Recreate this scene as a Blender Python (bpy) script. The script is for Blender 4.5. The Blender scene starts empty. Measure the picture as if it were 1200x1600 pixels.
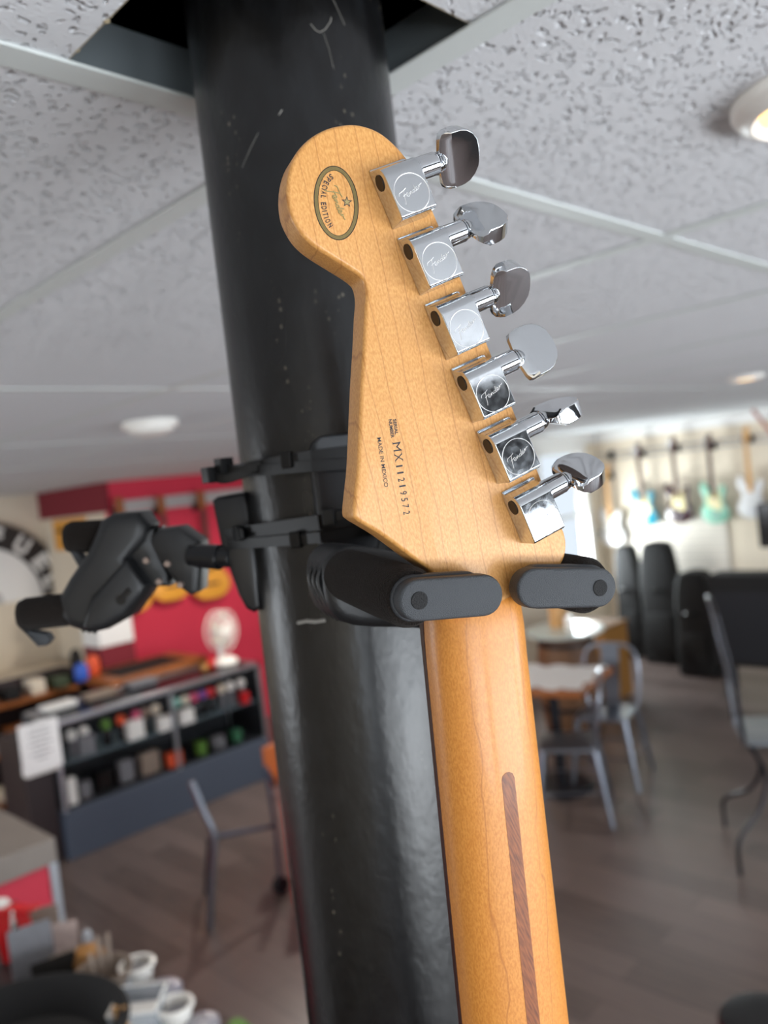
import bpy, bmesh, math, random
from mathutils import Matrix, Vector
PI = math.pi
rnd = random.Random(7)
C = bpy.context.scene.collection
S = bpy.context.scene

# ------------------------------------------------------------------ camera
H = 2.15                       # camera height
CEIL = H + 0.2755              # underside of the ceiling grid
RT = Vector((0.69683954, -0.70783935, -0.11566378)).normalized()
FW = Vector((0.70918157, 0.70409118, -0.03629203)).normalized()
UP = RT.cross(FW).normalized()
FPX = 1285.0
cam_d = bpy.data.cameras.new('camera')
cam = bpy.data.objects.new('camera', cam_d)
C.objects.link(cam)
m3 = Matrix((RT, UP, -FW)).transposed()
cam.matrix_world = Matrix.Translation((0, 0, H)) @ m3.to_4x4()
cam_d.sensor_fit = 'HORIZONTAL'
cam_d.sensor_width = 36
cam_d.lens = 36 * FPX / 1200
cam_d.clip_start = 0.01
cam_d.dof.use_dof = True
cam_d.dof.focus_distance = 0.292
cam_d.dof.aperture_fstop = 11
S.camera = cam

# ------------------------------------------------------------------ light
S.view_settings.view_transform = 'Standard'
S.view_settings.look = 'None'
S.view_settings.gamma = 1
S.view_settings.use_curve_mapping = False
S.view_settings.exposure = -0.36
W = bpy.data.worlds.new('sky'); S.world = W; W.use_nodes = True
bg = W.node_tree.nodes['Background']
bg.inputs[0].default_value = (0.80, 0.90, 1.0, 1); bg.inputs[1].default_value = 1.3

def area(name, loc, rot, sx, sy, power, col):
    l = bpy.data.lights.new(name, 'AREA'); l.shape = 'RECTANGLE'
    l.size = sx; l.size_y = sy; l.energy = power; l.color = col
    o = bpy.data.objects.new(name, l); C.objects.link(o)
    o.location = loc; o.rotation_euler = rot
    return o
# daylight outside the shop windows behind the photographer (wall y=-3)
for k in range(3):
    area('window_daylight', ((-1.6, 1.18, 4.1)[k], -3.12, 1.22), (PI / 2, 0, 0), 2.6, 1.56, 112, (0.86, 0.93, 1.0))
area('side_fill', (-3.12, 5.4, 1.3), (PI / 2, 0, -PI / 2), 3.6, 1.5, 140, (0.90, 0.95, 1.0))  # lamp added at an invented side window to brighten the left background
# added upward fill for the ceiling, standing in for bounce off the pavement
area('bounce_fill', (2.0, -4.0, 0.05), (math.radians(128), 0, 0), 9.0, 1.3, 640, (0.95, 0.98, 1.0))
area('far_daylight', (7.68, 5.02, 1.14), (-PI / 2, 0, 0), 0.9, 0.62, 130, (0.88, 0.97, 1.0))

# ------------------------------------------------------------------ pixel -> point on a world plane
def ray(px, py):
    return RT * ((px - 600) / FPX) - UP * ((py - 800) / FPX) + FW
def GZ(px, py, z):
    d = ray(px, py); return d * ((z - H) / d.z) + Vector((0, 0, H))
def GX(px, py, x):
    d = ray(px, py); return d * (x / d.x) + Vector((0, 0, H))
def GY(px, py, y):
    d = ray(px, py); return d * (y / d.y) + Vector((0, 0, H))
def GD(px, py, dist):
    return ray(px, py) * dist + Vector((0, 0, H))

# ------------------------------------------------------------------ materials
def srgb(h):
    if isinstance(h, str):
        h = [int(h[i:i + 2], 16) / 255 for i in (0, 2, 4)]
    return tuple(((c / 12.92) if c <= 0.04045 else ((c + 0.055) / 1.055) ** 2.4) for c in h) + (1,)

def mat(name, col, rough=0.5, metal=0.0, noise=0.0, nscale=40, bump=0.0, bscale=200, coat=0.0,
        emit=None, estr=0, trans=0.0, alpha=1.0, spec=0.5, sheen=0.0):
    m = bpy.data.materials.new(name); m.use_nodes = True
    nt = m.node_tree; b = nt.nodes['Principled BSDF']
    c = srgb(col)
    b.inputs['Base Color'].default_value = c
    b.inputs['Roughness'].default_value = rough
    b.inputs['Metallic'].default_value = metal
    b.inputs['Coat Weight'].default_value = coat
    b.inputs['Coat Roughness'].default_value = 0.08
    b.inputs['Specular IOR Level'].default_value = spec
    b.inputs['Transmission Weight'].default_value = trans
    b.inputs['Alpha'].default_value = alpha
    b.inputs['Sheen Weight'].default_value = sheen
    if emit:
        b.inputs['Emission Color'].default_value = srgb(emit); b.inputs['Emission Strength'].default_value = estr
    tc = nt.nodes.new('ShaderNodeTexCoord')
    n = nt.nodes.new('ShaderNodeTexNoise'); n.inputs['Scale'].default_value = nscale; n.inputs['Detail'].default_value = 5
    nt.links.new(tc.outputs['Object'], n.inputs['Vector'])
    if noise > 0:
        r = nt.nodes.new('ShaderNodeMix'); r.data_type = 'RGBA'
        r.inputs[6].default_value = tuple(x * (1 - noise) for x in c[:3]) + (1,)
        r.inputs[7].default_value = tuple(min(1, x * (1 + noise)) for x in c[:3]) + (1,)
        nt.links.new(n.outputs['Fac'], r.inputs[0]); nt.links.new(r.outputs[2], b.inputs['Base Color'])
    if bump > 0:
        n2 = nt.nodes.new('ShaderNodeTexNoise'); n2.inputs['Scale'].default_value = bscale; n2.inputs['Detail'].default_value = 3
        nt.links.new(tc.outputs['Object'], n2.inputs['Vector'])
        bp = nt.nodes.new('ShaderNodeBump'); bp.inputs['Strength'].default_value = bump; bp.inputs['Distance'].default_value = 0.001
        nt.links.new(n2.outputs['Fac'], bp.inputs['Height']); nt.links.new(bp.outputs['Normal'], b.inputs['Normal'])
    return m

class NT:
    """tiny node-graph helper"""
    def __init__(s, m):
        s.nt = m.node_tree; s.b = s.nt.nodes['Principled BSDF']
    def n(s, t, **k):
        x = s.nt.nodes.new(t)
        for a, v in k.items(): setattr(x, a, v)
        return x
    def l(s, a, b): s.nt.links.new(a, b)
    def math(s, op, a, b=None, clamp=False):
        x = s.n('ShaderNodeMath', operation=op, use_clamp=clamp)
        for i, v in enumerate((a, b)):
            if v is None: continue
            if isinstance(v, (int, float)): x.inputs[i].default_value = v
            else: s.l(v, x.inputs[i])
        return x.outputs[0]
    def ramp(s, f, stops):
        r = s.n('ShaderNodeValToRGB'); e = r.color_ramp.elements
        e[0].position, e[0].color = stops[0]; e[1].position, e[1].color = stops[-1]
        for p, c in stops[1:-1]:
            q = e.new(p); q.color = c
        s.l(f, r.inputs[0]); return r.outputs[0]
    def mix(s, f, a, b, mode='MIX'):
        x = s.n('ShaderNodeMix', data_type='RGBA', blend_type=mode)
        for i, v in ((0, f), (6, a), (7, b)):
            if isinstance(v, (int, float)): x.inputs[i].default_value = v
            elif isinstance(v, tuple): x.inputs[i].default_value = v
            else: s.l(v, x.inputs[i])
        return x.outputs[2]
    def coords(s, rotz=0, scale=(1, 1, 1)):
        tc = s.n('ShaderNodeTexCoord'); mp = s.n('ShaderNodeMapping')
        mp.inputs['Rotation'].default_value = (0, 0, rotz); mp.inputs['Scale'].default_value = scale
        s.l(tc.outputs['Object'], mp.inputs['Vector']); return mp.outputs[0]
    def noise(s, v, sc, det=3, dist=0):
        x = s.n('ShaderNodeTexNoise'); x.inputs['Scale'].default_value = sc; x.inputs['Detail'].default_value = det
        x.inputs['Distortion'].default_value = dist; s.l(v, x.inputs['Vector']); return x.outputs['Fac']
    def bump(s, h, st, d=0.001):
        x = s.n('ShaderNodeBump'); x.inputs['Strength'].default_value = st; x.inputs['Distance'].default_value = d
        s.l(h, x.inputs['Height']); s.l(x.outputs['Normal'], s.b.inputs['Normal'])
W1 = (1, 1, 1, 1); K0 = (0, 0, 0, 1)

def maple(name, ang, line_gap, base, rough, wander, line_w=0.05, coat=0.3):
    m = mat(name, base, rough, coat=coat); g = NT(m)
    v = g.coords(ang)                                   # x = along the grain
    sx = g.n('ShaderNodeSeparateXYZ'); g.l(v, sx.inputs[0])
    st = g.n('ShaderNodeCombineXYZ')
    g.l(g.math('MULTIPLY', sx.outputs[0], 0.10), st.inputs[0]); g.l(sx.outputs[1], st.inputs[1]); g.l(sx.outputs[2], st.inputs[2])
    w = g.noise(st.outputs[0], 110, 2)
    w2 = g.noise(v, 22, 2)
    y = g.math('ADD', sx.outputs[1], g.math('MULTIPLY', g.math('SUBTRACT', w, 0.5), wander))
    y = g.math('ADD', y, g.math('MULTIPLY', g.math('SUBTRACT', w2, 0.5), wander * 1.2))
    fr = g.math('FRACT', g.math('ADD', g.math('MULTIPLY', y, 1 / line_gap), 100.13))
    line = g.ramp(fr, [(0.0, K0), (0.5 - line_w, K0), (0.5, W1), (0.5 + line_w * .7, K0), (1.0, K0)])
    # fine flecks, short along the grain
    fk = g.n('ShaderNodeCombineXYZ')
    g.l(g.math('MULTIPLY', sx.outputs[0], 0.45), fk.inputs[0]); g.l(sx.outputs[1], fk.inputs[1]); g.l(sx.outputs[2], fk.inputs[2])
    f1 = g.noise(fk.outputs[0], 1500, 3)
    f2 = g.noise(v, 60, 3)
    c0 = srgb(base)
    dk = tuple(a * b for a, b in zip(c0[:3], (0.86, 0.78, 0.66))) + (1,)
    lt = tuple(min(1, a * b) for a, b in zip(c0[:3], (1.08, 1.14, 1.25))) + (1,)
    col = g.mix(g.ramp(f1, [(0.35, K0), (0.65, W1)]), dk, lt)
    col = g.mix(g.math('MULTIPLY', g.ramp(f2, [(0.3, K0), (0.75, W1)]), 0.25), col, tuple(a * b for a, b in zip(c0[:3], (0.9, 0.8, 0.65))) + (1,))
    ln = tuple(a * b for a, b in zip(c0[:3], (0.55, 0.40, 0.28))) + (1,)
    col = g.mix(g.math('MULTIPLY', line, 0.62), col, ln)
    g.l(col, g.b.inputs['Base Color'])
    g.bump(f1, 0.10, 0.0003)
    return m

M = {}
M['maple'] = maple('maple_headstock', 0.20, 0.0072, 'D39A57', 0.42, 0.0035, coat=0.12)
M['maple_neck'] = maple('maple_neck', 0.317, 0.0215, 'CC8639', 0.42, 0.010, 0.022, coat=0.08)
M['chrome'] = mat('chrome', 'D4D6D9', 0.06, 1.0)
def brushed():
    m = mat('brushed_chrome', 'CDD0D3', 0.13, 1.0); g = NT(m)
    f = g.noise(g.coords(0, (9, 1, 9)), 500, 4)
    g.l(g.ramp(g.noise(g.coords(), 400, 4), [(0.3, (0.07,) * 3 + (1,)), (0.8, (0.17,) * 3 + (1,))]), g.b.inputs['Roughness'])
    return m
M['brushed'] = brushed()
M['engrave'] = mat('bright_engraving', 'F2F2F2', 0.35, 0.8)
M['bush'] = mat('bushing_hole_dark', '2A2117', 0.5, 0.2)
M['ink'] = mat('dark_ink', '23222A', 0.6)
M['gold_ink'] = mat('gold_ink', 'A3915F', 0.45, 0.2, noise=.2, nscale=900)
M['walnut'] = None
def walnut():
    m = mat('walnut_inlay', '7E4420', 0.5, coat=.05); g = NT(m)
    v = g.coords(0.317, (1, 9, 1)); f = g.noise(v, 160, 4)
    g.l(g.ramp(f, [(0.3, srgb('5C2C12')), (0.55, srgb('86491F')), (0.8, srgb('9C5A2C'))]), g.b.inputs['Base Color'])
    return m
M['walnut'] = walnut()
M['rosewood'] = mat('rosewood', '3A1A12', 0.4, noise=.3, nscale=200)
M['bone'] = mat('bone_nut', 'D8B27A', 0.4)
M['rubber'] = mat('matte_grey_rubber', '34373B', 0.5, bump=0.5, bscale=2500)
M['rubber_dk'] = mat('black_rubber', '1B1B1C', 0.75, bump=0.8, bscale=2600)
M['foam'] = mat('black_foam_sleeve', '1D1815', 0.97, noise=.6, nscale=900, bump=1.0, bscale=1500, sheen=0.04, spec=.15)
M['plastic'] = mat('black_plastic', '17181A', 0.45, bump=.15, bscale=800)
M['plastic_gl'] = mat('satin_black_plate', '121316', 0.3, spec=.4)
M['tie'] = mat('cable_tie_nylon', '09090A', 0.4, spec=.3)
def pole_mat():
    m = mat('black_painted_steel', '0E0F10', 0.3); g = NT(m)
    v = g.coords(0, (1, 1, .5))
    big = g.noise(g.coords(0, (1, 1, .35)), 7, 3)
    fine = g.noise(v, 90, 5)
    vo = g.n('ShaderNodeTexVoronoi'); vo.inputs['Scale'].default_value = 230; g.l(g.coords(0, (1, 1, .7)), vo.inputs['Vector'])
    spots = g.math('MULTIPLY', g.math('LESS_THAN', vo.outputs['Distance'], 0.20), g.ramp(g.noise(g.coords(0, (1, 1, .3)), 26, 3), [(0.58, K0), (0.68, W1)]))
    col = g.mix(g.ramp(fine, [(0.4, K0), (0.8, W1)]), srgb('0B0B0C'), srgb('17181A'))
    col = g.mix(g.math('MULTIPLY', spots, 0.55), col, srgb('8A8272'))
    g.l(col, g.b.inputs['Base Color'])
    g.l(g.ramp(big, [(0.3, (0.16,) * 3 + (1,)), (0.7, (0.36,) * 3 + (1,))]), g.b.inputs['Roughness'])
    g.bump(g.math('ADD', fine, g.math('MULTIPLY', g.noise(v, 330, 3), 0.5)), 0.35, 0.0012)
    return m
M['pole'] = pole_mat()
def tile_mat():
    m = mat('fissured_ceiling_tile', 'DADBDE', 0.9, spec=.1); g = NT(m)
    v = g.coords(0)
    dn = g.n('ShaderNodeTexNoise'); dn.inputs['Scale'].default_value = 55; dn.inputs['Detail'].default_value = 2; g.l(v, dn.inputs['Vector'])
    vm = g.n('ShaderNodeVectorMath', operation='MULTIPLY_ADD')
    g.l(dn.outputs['Color'], vm.inputs[0]); vm.inputs[1].default_value = (0.026, 0.026, 0); g.l(v, vm.inputs[2])
    vo = g.n('ShaderNodeTexVoronoi'); vo.inputs['Scale'].default_value = 135; g.l(vm.outputs[0], vo.inputs['Vector'])
    vo.inputs['Randomness'].default_value = 1.0
    pit = g.ramp(vo.outputs['Distance'], [(0.14, W1), (0.40, K0)])
    mask = g.ramp(g.noise(v, 70, 2), [(0.36, K0), (0.44, W1)])
    pit = g.math('MULTIPLY', pit, mask)
    fn = g.noise(v, 420, 4)
    h = g.math('ADD', g.math('MULTIPLY', pit, -1.0), g.math('MULTIPLY', fn, 0.16))
    g.bump(h, 1.0, 0.0042)
    return m
M['tile'] = tile_mat()
M['tile_edge'] = mat('tile_cut_edge', '9A8B70', 0.95, noise=.3, nscale=300, bump=1, bscale=400)
M['tbar'] = mat('white_grid_metal', 'CFD4D2', 0.5, noise=.04, nscale=30)
M['tweb'] = mat('grey_grid_steel', '8E979B', 0.35, 0.6)
M['void'] = mat('dark_plenum', '17130F', 0.9)
def floor_mat():
    m = mat('dark_wood_planks', '4A4444', 0.3); g = NT(m)
    tc = g.n('ShaderNodeTexCoord'); mp = g.n('ShaderNodeMapping'); mp.inputs['Rotation'].default_value = (0, 0, PI / 2)
    g.l(tc.outputs['Object'], mp.inputs['Vector'])
    br = g.n('ShaderNodeTexBrick'); br.inputs['Scale'].default_value = 1
    br.inputs['Brick Width'].default_value = 1.2; br.inputs['Row Height'].default_value = 0.16; br.inputs['Mortar Size'].default_value = 0.002
    br.inputs['Color1'].default_value = srgb('685B58'); br.inputs['Color2'].default_value = srgb('483E3C'); br.inputs['Mortar'].default_value = srgb('1D1919')
    g.l(mp.outputs[0], br.inputs['Vector'])
    st = g.n('ShaderNodeMapping'); st.inputs['Scale'].default_value = (1, 12, 1); g.l(mp.outputs[0], st.inputs['Vector'])
    f = g.noise(st.outputs[0], 4, 5)
    col = g.mix(g.ramp(f, [(0.3, K0), (0.7, W1)]), br.outputs['Color'], g.mix(0.5, br.outputs['Color'], srgb('70625B')))
    g.l(col, g.b.inputs['Base Color'])
    g.bump(f, .12, .002)
    return m
M['floor'] = floor_mat()
M['cream'] = mat('cream_wall', 'DDD0BC', 0.85, noise=.03, nscale=5)
M['red'] = mat('red_wall', 'D2304A', 0.7, noise=.05, nscale=6)
M['dkred'] = mat('dark_red_wall', '7A1D2A', 0.8)
M['greyslat'] = mat('grey_slat', 'B5B3B2', 0.6)
def slat_mat():
    m = mat('slatwall', 'D3CBBF', 0.6); g = NT(m)
    tc = g.n('ShaderNodeTexCoord'); s_ = g.n('ShaderNodeSeparateXYZ'); g.l(tc.outputs['Object'], s_.inputs[0])
    fr = g.math('FRACT', g.math('MULTIPLY', s_.outputs[2], 1 / 0.076))
    g.l(g.ramp(fr, [(0, srgb('8F8B86')), (0.10, srgb('8F8B86')), (0.13, srgb('D3CBBF')), (1, srgb('D3CBBF'))]), g.b.inputs['Base Color'])
    return m
M['slat'] = slat_mat()
M['white'] = mat('white_paint', 'EDEBE8', 0.5)
M['white_pl'] = mat('white_plastic', 'F1EEE8', 0.35)
M['paper'] = mat('paper', 'F8F8F8', 0.8)
M['black'] = mat('black_nylon', '0B0B0D', 0.8, noise=.3, nscale=60, bump=.4, bscale=150)
M['blackgl'] = mat('black_gloss', '0C0C0E', 0.2)
M['alu'] = mat('brushed_aluminium', 'B9BCC2', 0.3, .9)
M['glass'] = mat('clear_glass', 'FFFFFF', 0.03, trans=1.0); M['glass'].node_tree.nodes['Principled BSDF'].inputs['IOR'].default_value = 1.05
M['panelgrey'] = mat('blue_grey_laminate', '47505F', 0.5)
M['casein'] = mat('case_interior', '20242B', 0.7)
M['brownwood'] = mat('brown_wood', '9A5A2C', 0.4, noise=.25, nscale=12)
M['dkwood'] = mat('dark_wood', '2E2021', 0.5, noise=.2, nscale=10)
M['steel'] = mat('gunmetal_steel', '8A8F99', 0.28, .9)
M['steel_dk'] = mat('dark_steel', '4A5060', 0.4, .6)
M['iron'] = mat('black_iron', '24252B', 0.4, .5)
M['honey'] = mat('honey_spruce', 'E8A23C', 0.35, noise=.08, nscale=20, coat=.3)
M['teal'] = mat('teal_lacquer', '128097', 0.25, coat=.6)
M['burg'] = mat('burgundy_lacquer', '33121C', 0.2, coat=.6)
M['mint'] = mat('seafoam_lacquer', '86BDA6', 0.25, coat=.6)
M['offwhite'] = mat('white_lacquer', 'DCDBDB', 0.25, coat=.6)
M['pickg'] = mat('cream_pickguard', 'DDCF9A', 0.4)
M['wht_pg'] = mat('white_pickguard', 'D8D8D6', 0.4)
M['darkneck'] = mat('dark_fretboard', '4A3028', 0.5)
M['mapleplain'] = mat('pale_maple', 'C99A62', 0.5, noise=.1)
M['warm'] = mat('warm_lamp', 'FFE2B0', 0.5, emit='FFC774', estr=3.0)
M['green'] = mat('green_plastic', '55802C', 0.5)
M['orange'] = mat('orange_plastic', 'E2552A', 0.5)
M['blue'] = mat('blue_plastic', '2F59B8', 0.5)
M['ribbon'] = mat('red_ribbon', 'D01820', 0.35)
M['card'] = mat('tan_card', '8F7F72', 0.8, noise=.3, nscale=50)
M['amber'] = mat('amber_leather', '9A6A30', 0.5, noise=.2, nscale=60)
M['pink'] = mat('pink_plastic', 'D2557A', 0.5)
M['clearpl'] = mat('cloudy_plastic', 'DCE2E8', 0.25, trans=.5)
M['cyan'] = mat('pale_teal', '8FC5B8', 0.5)
M['greycard'] = mat('grey_card', '77777C', 0.7, noise=.25, nscale=80)
M['counter_top'] = mat('worn_grey_laminate', '8D847D', 0.55, noise=.15, nscale=9)
M['counter_red'] = mat('red_laminate', 'D23148', 0.5)

# ------------------------------------------------------------------ mesh helpers
def finish(bm, name, m, parent=None, mw=None, bevel=0, seg=2, sharp=35, smooth=True):
    bmesh.ops.recalc_face_normals(bm, faces=bm.faces)
    if smooth:
        for f in bm.faces: f.smooth = True
        for e in bm.edges:
            if len(e.link_faces) != 2 or e.calc_face_angle(0) > math.radians(sharp): e.smooth = False
    me = bpy.data.meshes.new(name); bm.to_mesh(me); bm.free()
    me.materials.append(m)
    o = bpy.data.objects.new(name, me); C.objects.link(o)
    if parent: o.parent = parent
    if mw is not None: o.matrix_world = mw
    if bevel:
        b = o.modifiers.new('bevel', 'BEVEL'); b.width = bevel; b.segments = seg; b.limit_method = 'ANGLE'
        b.angle_limit = math.radians(38); b.harden_normals = False
        for e in me.edges: e.use_edge_sharp = False
        for p in me.polygons: p.use_smooth = True
        wn = o.modifiers.new('wn', 'WEIGHTED_NORMAL'); wn.keep_sharp = False
    return o
def tag(o, label, cat, group=None, kind=None):
    if label: o['label'] = label
    if cat: o['category'] = cat
    if group: o['group'] = group
    if kind: o['kind'] = kind
    return o
def thing(name, label, cat, loc=(0, 0, 0), rotz=0, group=None, mw=None):
    o = bpy.data.objects.new(name, None); C.objects.link(o); o.empty_display_size = .02
    if mw is not None: o.matrix_world = mw
    else:
        o.location = loc; o.rotation_euler = (0, 0, rotz)
    return tag(o, label, cat, group)
def B(): return bmesh.new()
def box(bm, c, s, R=None):
    r = bmesh.ops.create_cube(bm, size=1)
    mt = Matrix.Translation(Vector(c)) @ (R.to_4x4() if R else Matrix()) @ Matrix.Diagonal((s[0], s[1], s[2], 1))
    bmesh.ops.transform(bm, matrix=mt, verts=r['verts']); return bm
def bx(bm, x0, x1, y0, y1, z0, z1):
    return box(bm, ((x0 + x1) / 2, (y0 + y1) / 2, (z0 + z1) / 2), (abs(x1 - x0), abs(y1 - y0), abs(z1 - z0)))
def cyl(bm, p0, p1, r0, r1=None, seg=24, caps=True):
    p0, p1 = Vector(p0), Vector(p1); r1 = r0 if r1 is None else r1
    d = p1 - p0; q = d.to_track_quat('Z', 'Y').to_matrix().to_4x4()
    r = bmesh.ops.create_cone(bm, cap_ends=caps, segments=seg, radius1=max(r0, 1e-5), radius2=max(r1, 1e-5), depth=d.length)
    bmesh.ops.transform(bm, matrix=Matrix.Translation((p0 + p1) / 2) @ q, verts=r['verts']); return bm
def smoothpath(pts, n=6, closed=False):
    P = [Vector(p) for p in pts]; out = []; L = len(P)
    rng = range(L) if closed else range(L - 1)
    for i in rng:
        if closed: a, b, c, d = P[i - 1], P[i], P[(i + 1) % L], P[(i + 2) % L]
        else: a, b, c, d = P[max(i - 1, 0)], P[i], P[i + 1], P[min(i + 2, L - 1)]
        for k in range(n):
            t = k / n
            out.append(0.5 * ((2 * b) + (c - a) * t + (2 * a - 5 * b + 4 * c - d) * t * t + (3 * b - a - 3 * c + d) * t ** 3))
    if not closed: out.append(P[-1])
    return out
def tube(bm, pts, r, seg=8, closed=False, flat=None, upv=None):
    """round tube, or with flat=(w, t) a flat strap whose width is along upv"""
    P = [Vector(p) for p in pts]; rings = []; n = len(P); prev = None
    for i, p in enumerate(P):
        if closed: t = (P[(i + 1) % n] - P[i - 1]).normalized()
        else: t = (P[min(i + 1, n - 1)] - P[max(i - 1, 0)]).normalized()
        a = Vector(upv) if upv else (prev if prev is not None else (Vector((0, 0, 1)) if abs(t.z) < .9 else Vector((1, 0, 0))))
        s = t.cross(a).normalized(); a = s.cross(t).normalized(); prev = a
        rad = r[i] if isinstance(r, (list, tuple)) else r
        if flat:
            w, th = flat; co = [(w, th), (-w, th), (-w, -th), (w, -th)]
            rings.append([bm.verts.new(p + a * x / 2 + s * y / 2) for x, y in co])
        else:
            rings.append([bm.verts.new(p + (a * math.cos(2 * PI * k / seg) + s * math.sin(2 * PI * k / seg)) * rad) for k in range(seg)])
    m = len(rings[0])
    for i in range(n if closed else n - 1):
        A, Bq = rings[i], rings[(i + 1) % n]
        for k in range(m): bm.faces.new((A[k], A[(k + 1) % m], Bq[(k + 1) % m], Bq[k]))
    if not closed:
        bm.faces.new(rings[0][::-1]); bm.faces.new(rings[-1])
    return bm
def prism(bm, pts, h0, h1, mt=None, inset=None):
    """extrude outline (x,y) from z=h0 to h1; mt optionally maps to another frame"""
    mt = mt or Matrix()
    a = [bm.verts.new(mt @ Vector((p[0], p[1], h0))) for p in pts]
    b = [bm.verts.new(mt @ Vector((p[0], p[1], h1))) for p in pts]
    n = len(pts)
    bm.faces.new(a[::-1]); bm.faces.new(b)
    for i in range(n): bm.faces.new((a[i], a[(i + 1) % n], b[(i + 1) % n], b[i]))
    return bm
def rounded_prism(bm, pts, h0, h1, r, seg=3, mt=None):
    """prism with a rounded (inset) rim on both faces"""
    mt = mt or Matrix(); n = len(pts); P = [Vector((p[0], p[1])) for p in pts]
    area2 = sum(P[i].x * P[(i + 1) % n].y - P[(i + 1) % n].x * P[i].y for i in range(n))
    sg = 1 if area2 > 0 else -1
    N = []
    for i in range(n):
        e1 = (P[i] - P[i - 1]).normalized(); e2 = (P[(i + 1) % n] - P[i]).normalized()
        t = (e1 + e2).normalized(); N.append(Vector((-t.y, t.x)) * sg)
    lv = []
    for k in range(seg + 1):
        a = PI / 2 * k / seg; lv.append((r * (1 - math.sin(a)), h0 + r * (1 - math.cos(a))))
    for k in range(seg + 1):
        a = PI / 2 * k / seg; lv.append((r * (1 - math.cos(a)), h1 - r * (1 - math.sin(a))))
    rings = [[bm.verts.new(mt @ Vector((P[i].x + N[i].x * o, P[i].y + N[i].y * o, z))) for i in range(n)] for o, z in lv]
    for A, Bq in zip(rings, rings[1:]):
        for i in range(n): bm.faces.new((A[i], A[(i + 1) % n], Bq[(i + 1) % n], Bq[i]))
    bm.faces.new(rings[0][::-1]); bm.faces.new(rings[-1])
    return bm
def lathe(bm, prof, mt=None, seg=32):
    mt = mt or Matrix(); rings = []
    for r, z in prof:
        rings.append([bm.verts.new(mt @ Vector((max(r, 1e-5) * math.cos(2 * PI * k / seg), max(r, 1e-5) * math.sin(2 * PI * k / seg), z))) for k in range(seg)])
    for A, Bq in zip(rings, rings[1:]):
        for k in range(seg): bm.faces.new((A[k], A[(k + 1) % seg], Bq[(k + 1) % seg], Bq[k]))
    bm.faces.new(rings[0][::-1]); bm.faces.new(rings[-1]); return bm
def loft(bm, rings):
    R_ = [[bm.verts.new(p) for p in r] for r in rings]; m = len(R_[0])
    for A, Bq in zip(R_, R_[1:]):
        for k in range(m): bm.faces.new((A[k], A[(k + 1) % m], Bq[(k + 1) % m], Bq[k]))
    bm.faces.new(R_[0][::-1]); bm.faces.new(R_[-1]); return bm
def frame(org, x, y, z):
    m = Matrix((x, y, z)).transposed().to_4x4(); m.translation = Vector(org); return m
def pill(c0, c1, r, n=12):
    c0, c1 = Vector(c0), Vector(c1); d = (c1 - c0).normalized(); a0 = math.atan2(d.y, d.x); out = []
    for k in range(n + 1):
        a = a0 + PI / 2 + PI * k / n; out.append((c0.x + r * math.cos(a), c0.y + r * math.sin(a)))
    for k in range(n + 1):
        a = a0 - PI / 2 + PI * k / n; out.append((c1.x + r * math.cos(a), c1.y + r * math.sin(a)))
    return out
def rrect(x0, x1, y0, y1, r, n=5):
    out = []
    for cx, cy, a0 in ((x1 - r, y1 - r, 0), (x0 + r, y1 - r, PI / 2), (x0 + r, y0 + r, PI), (x1 - r, y0 + r, 3 * PI / 2)):
        for k in range(n + 1):
            a = a0 + PI / 2 * k / n; out.append((cx + r * math.cos(a), cy + r * math.sin(a)))
    return out
def text_obj(name, s, m, parent, mt, size=1.0, bold=0.0, extrude=0.0, spacing=1.0, fit=None):
    """text mesh; mt maps text (x right, y up, z out) to the parent's frame; fit = wanted width in metres"""
    cu = bpy.data.curves.new('t', 'FONT'); cu.body = s; cu.size = size; cu.offset = bold; cu.extrude = extrude
    cu.space_character = spacing
    t = bpy.data.objects.new('t', cu); C.objects.link(t)
    bpy.context.view_layer.update()
    me = bpy.data.meshes.new_from_object(t.evaluated_get(bpy.context.evaluated_depsgraph_get()))
    bpy.data.objects.remove(t); bpy.data.curves.remove(cu)
    xs = [v.co.x for v in me.vertices]; x0, x1 = min(xs), max(xs)
    sx = (fit / (x1 - x0)) if fit else 1
    for v in me.vertices:
        v.co = mt @ Vector(((v.co.x - x0) * sx, v.co.y, v.co.z))
    me.materials.clear(); me.materials.append(m); me.name = name
    o = bpy.data.objects.new(name, me); C.objects.link(o); o.parent = parent
    return o
SCRIPT = [
    [(0, 2.7), (0.5, 3.4), (1.5, 3.6), (2.6, 3.8), (3.4, 4.1)],
    [(2.3, 3.7), (1.9, 2.6), (1.5, 1.4), (1.2, 0.3), (0.8, -0.5)],
    [(1.3, 2.1), (2.0, 2.3), (2.7, 2.4)],
    [(2.5, 1.6), (3.1, 1.9), (3.3, 2.4), (2.9, 2.6), (2.6, 2.1), (2.7, 1.5), (3.2, 1.4), (3.7, 1.9)],
    [(3.7, 1.9), (3.95, 2.4), (3.9, 1.6), (4.3, 2.3), (4.65, 2.4), (4.65, 1.8), (5.0, 1.8)],
    [(6.0, 2.4), (5.5, 2.5), (5.15, 2.1), (5.45, 1.7), (5.95, 2.1), (6.5, 3.7)],
    [(6.5, 3.7), (6.05, 2.3), (6.2, 1.8), (6.6, 2.0)],
    [(6.5, 2.1), (7.1, 2.4), (7.2, 2.8), (6.8, 2.9), (6.6, 2.4), (6.8, 2.0), (7.3, 2.0), (7.7, 2.5)],
    [(7.7, 2.4), (7.95, 3.1), (8.0, 2.4), (8.35, 3.0), (8.9, 3.0), (9.3, 3.3)],
]
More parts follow.
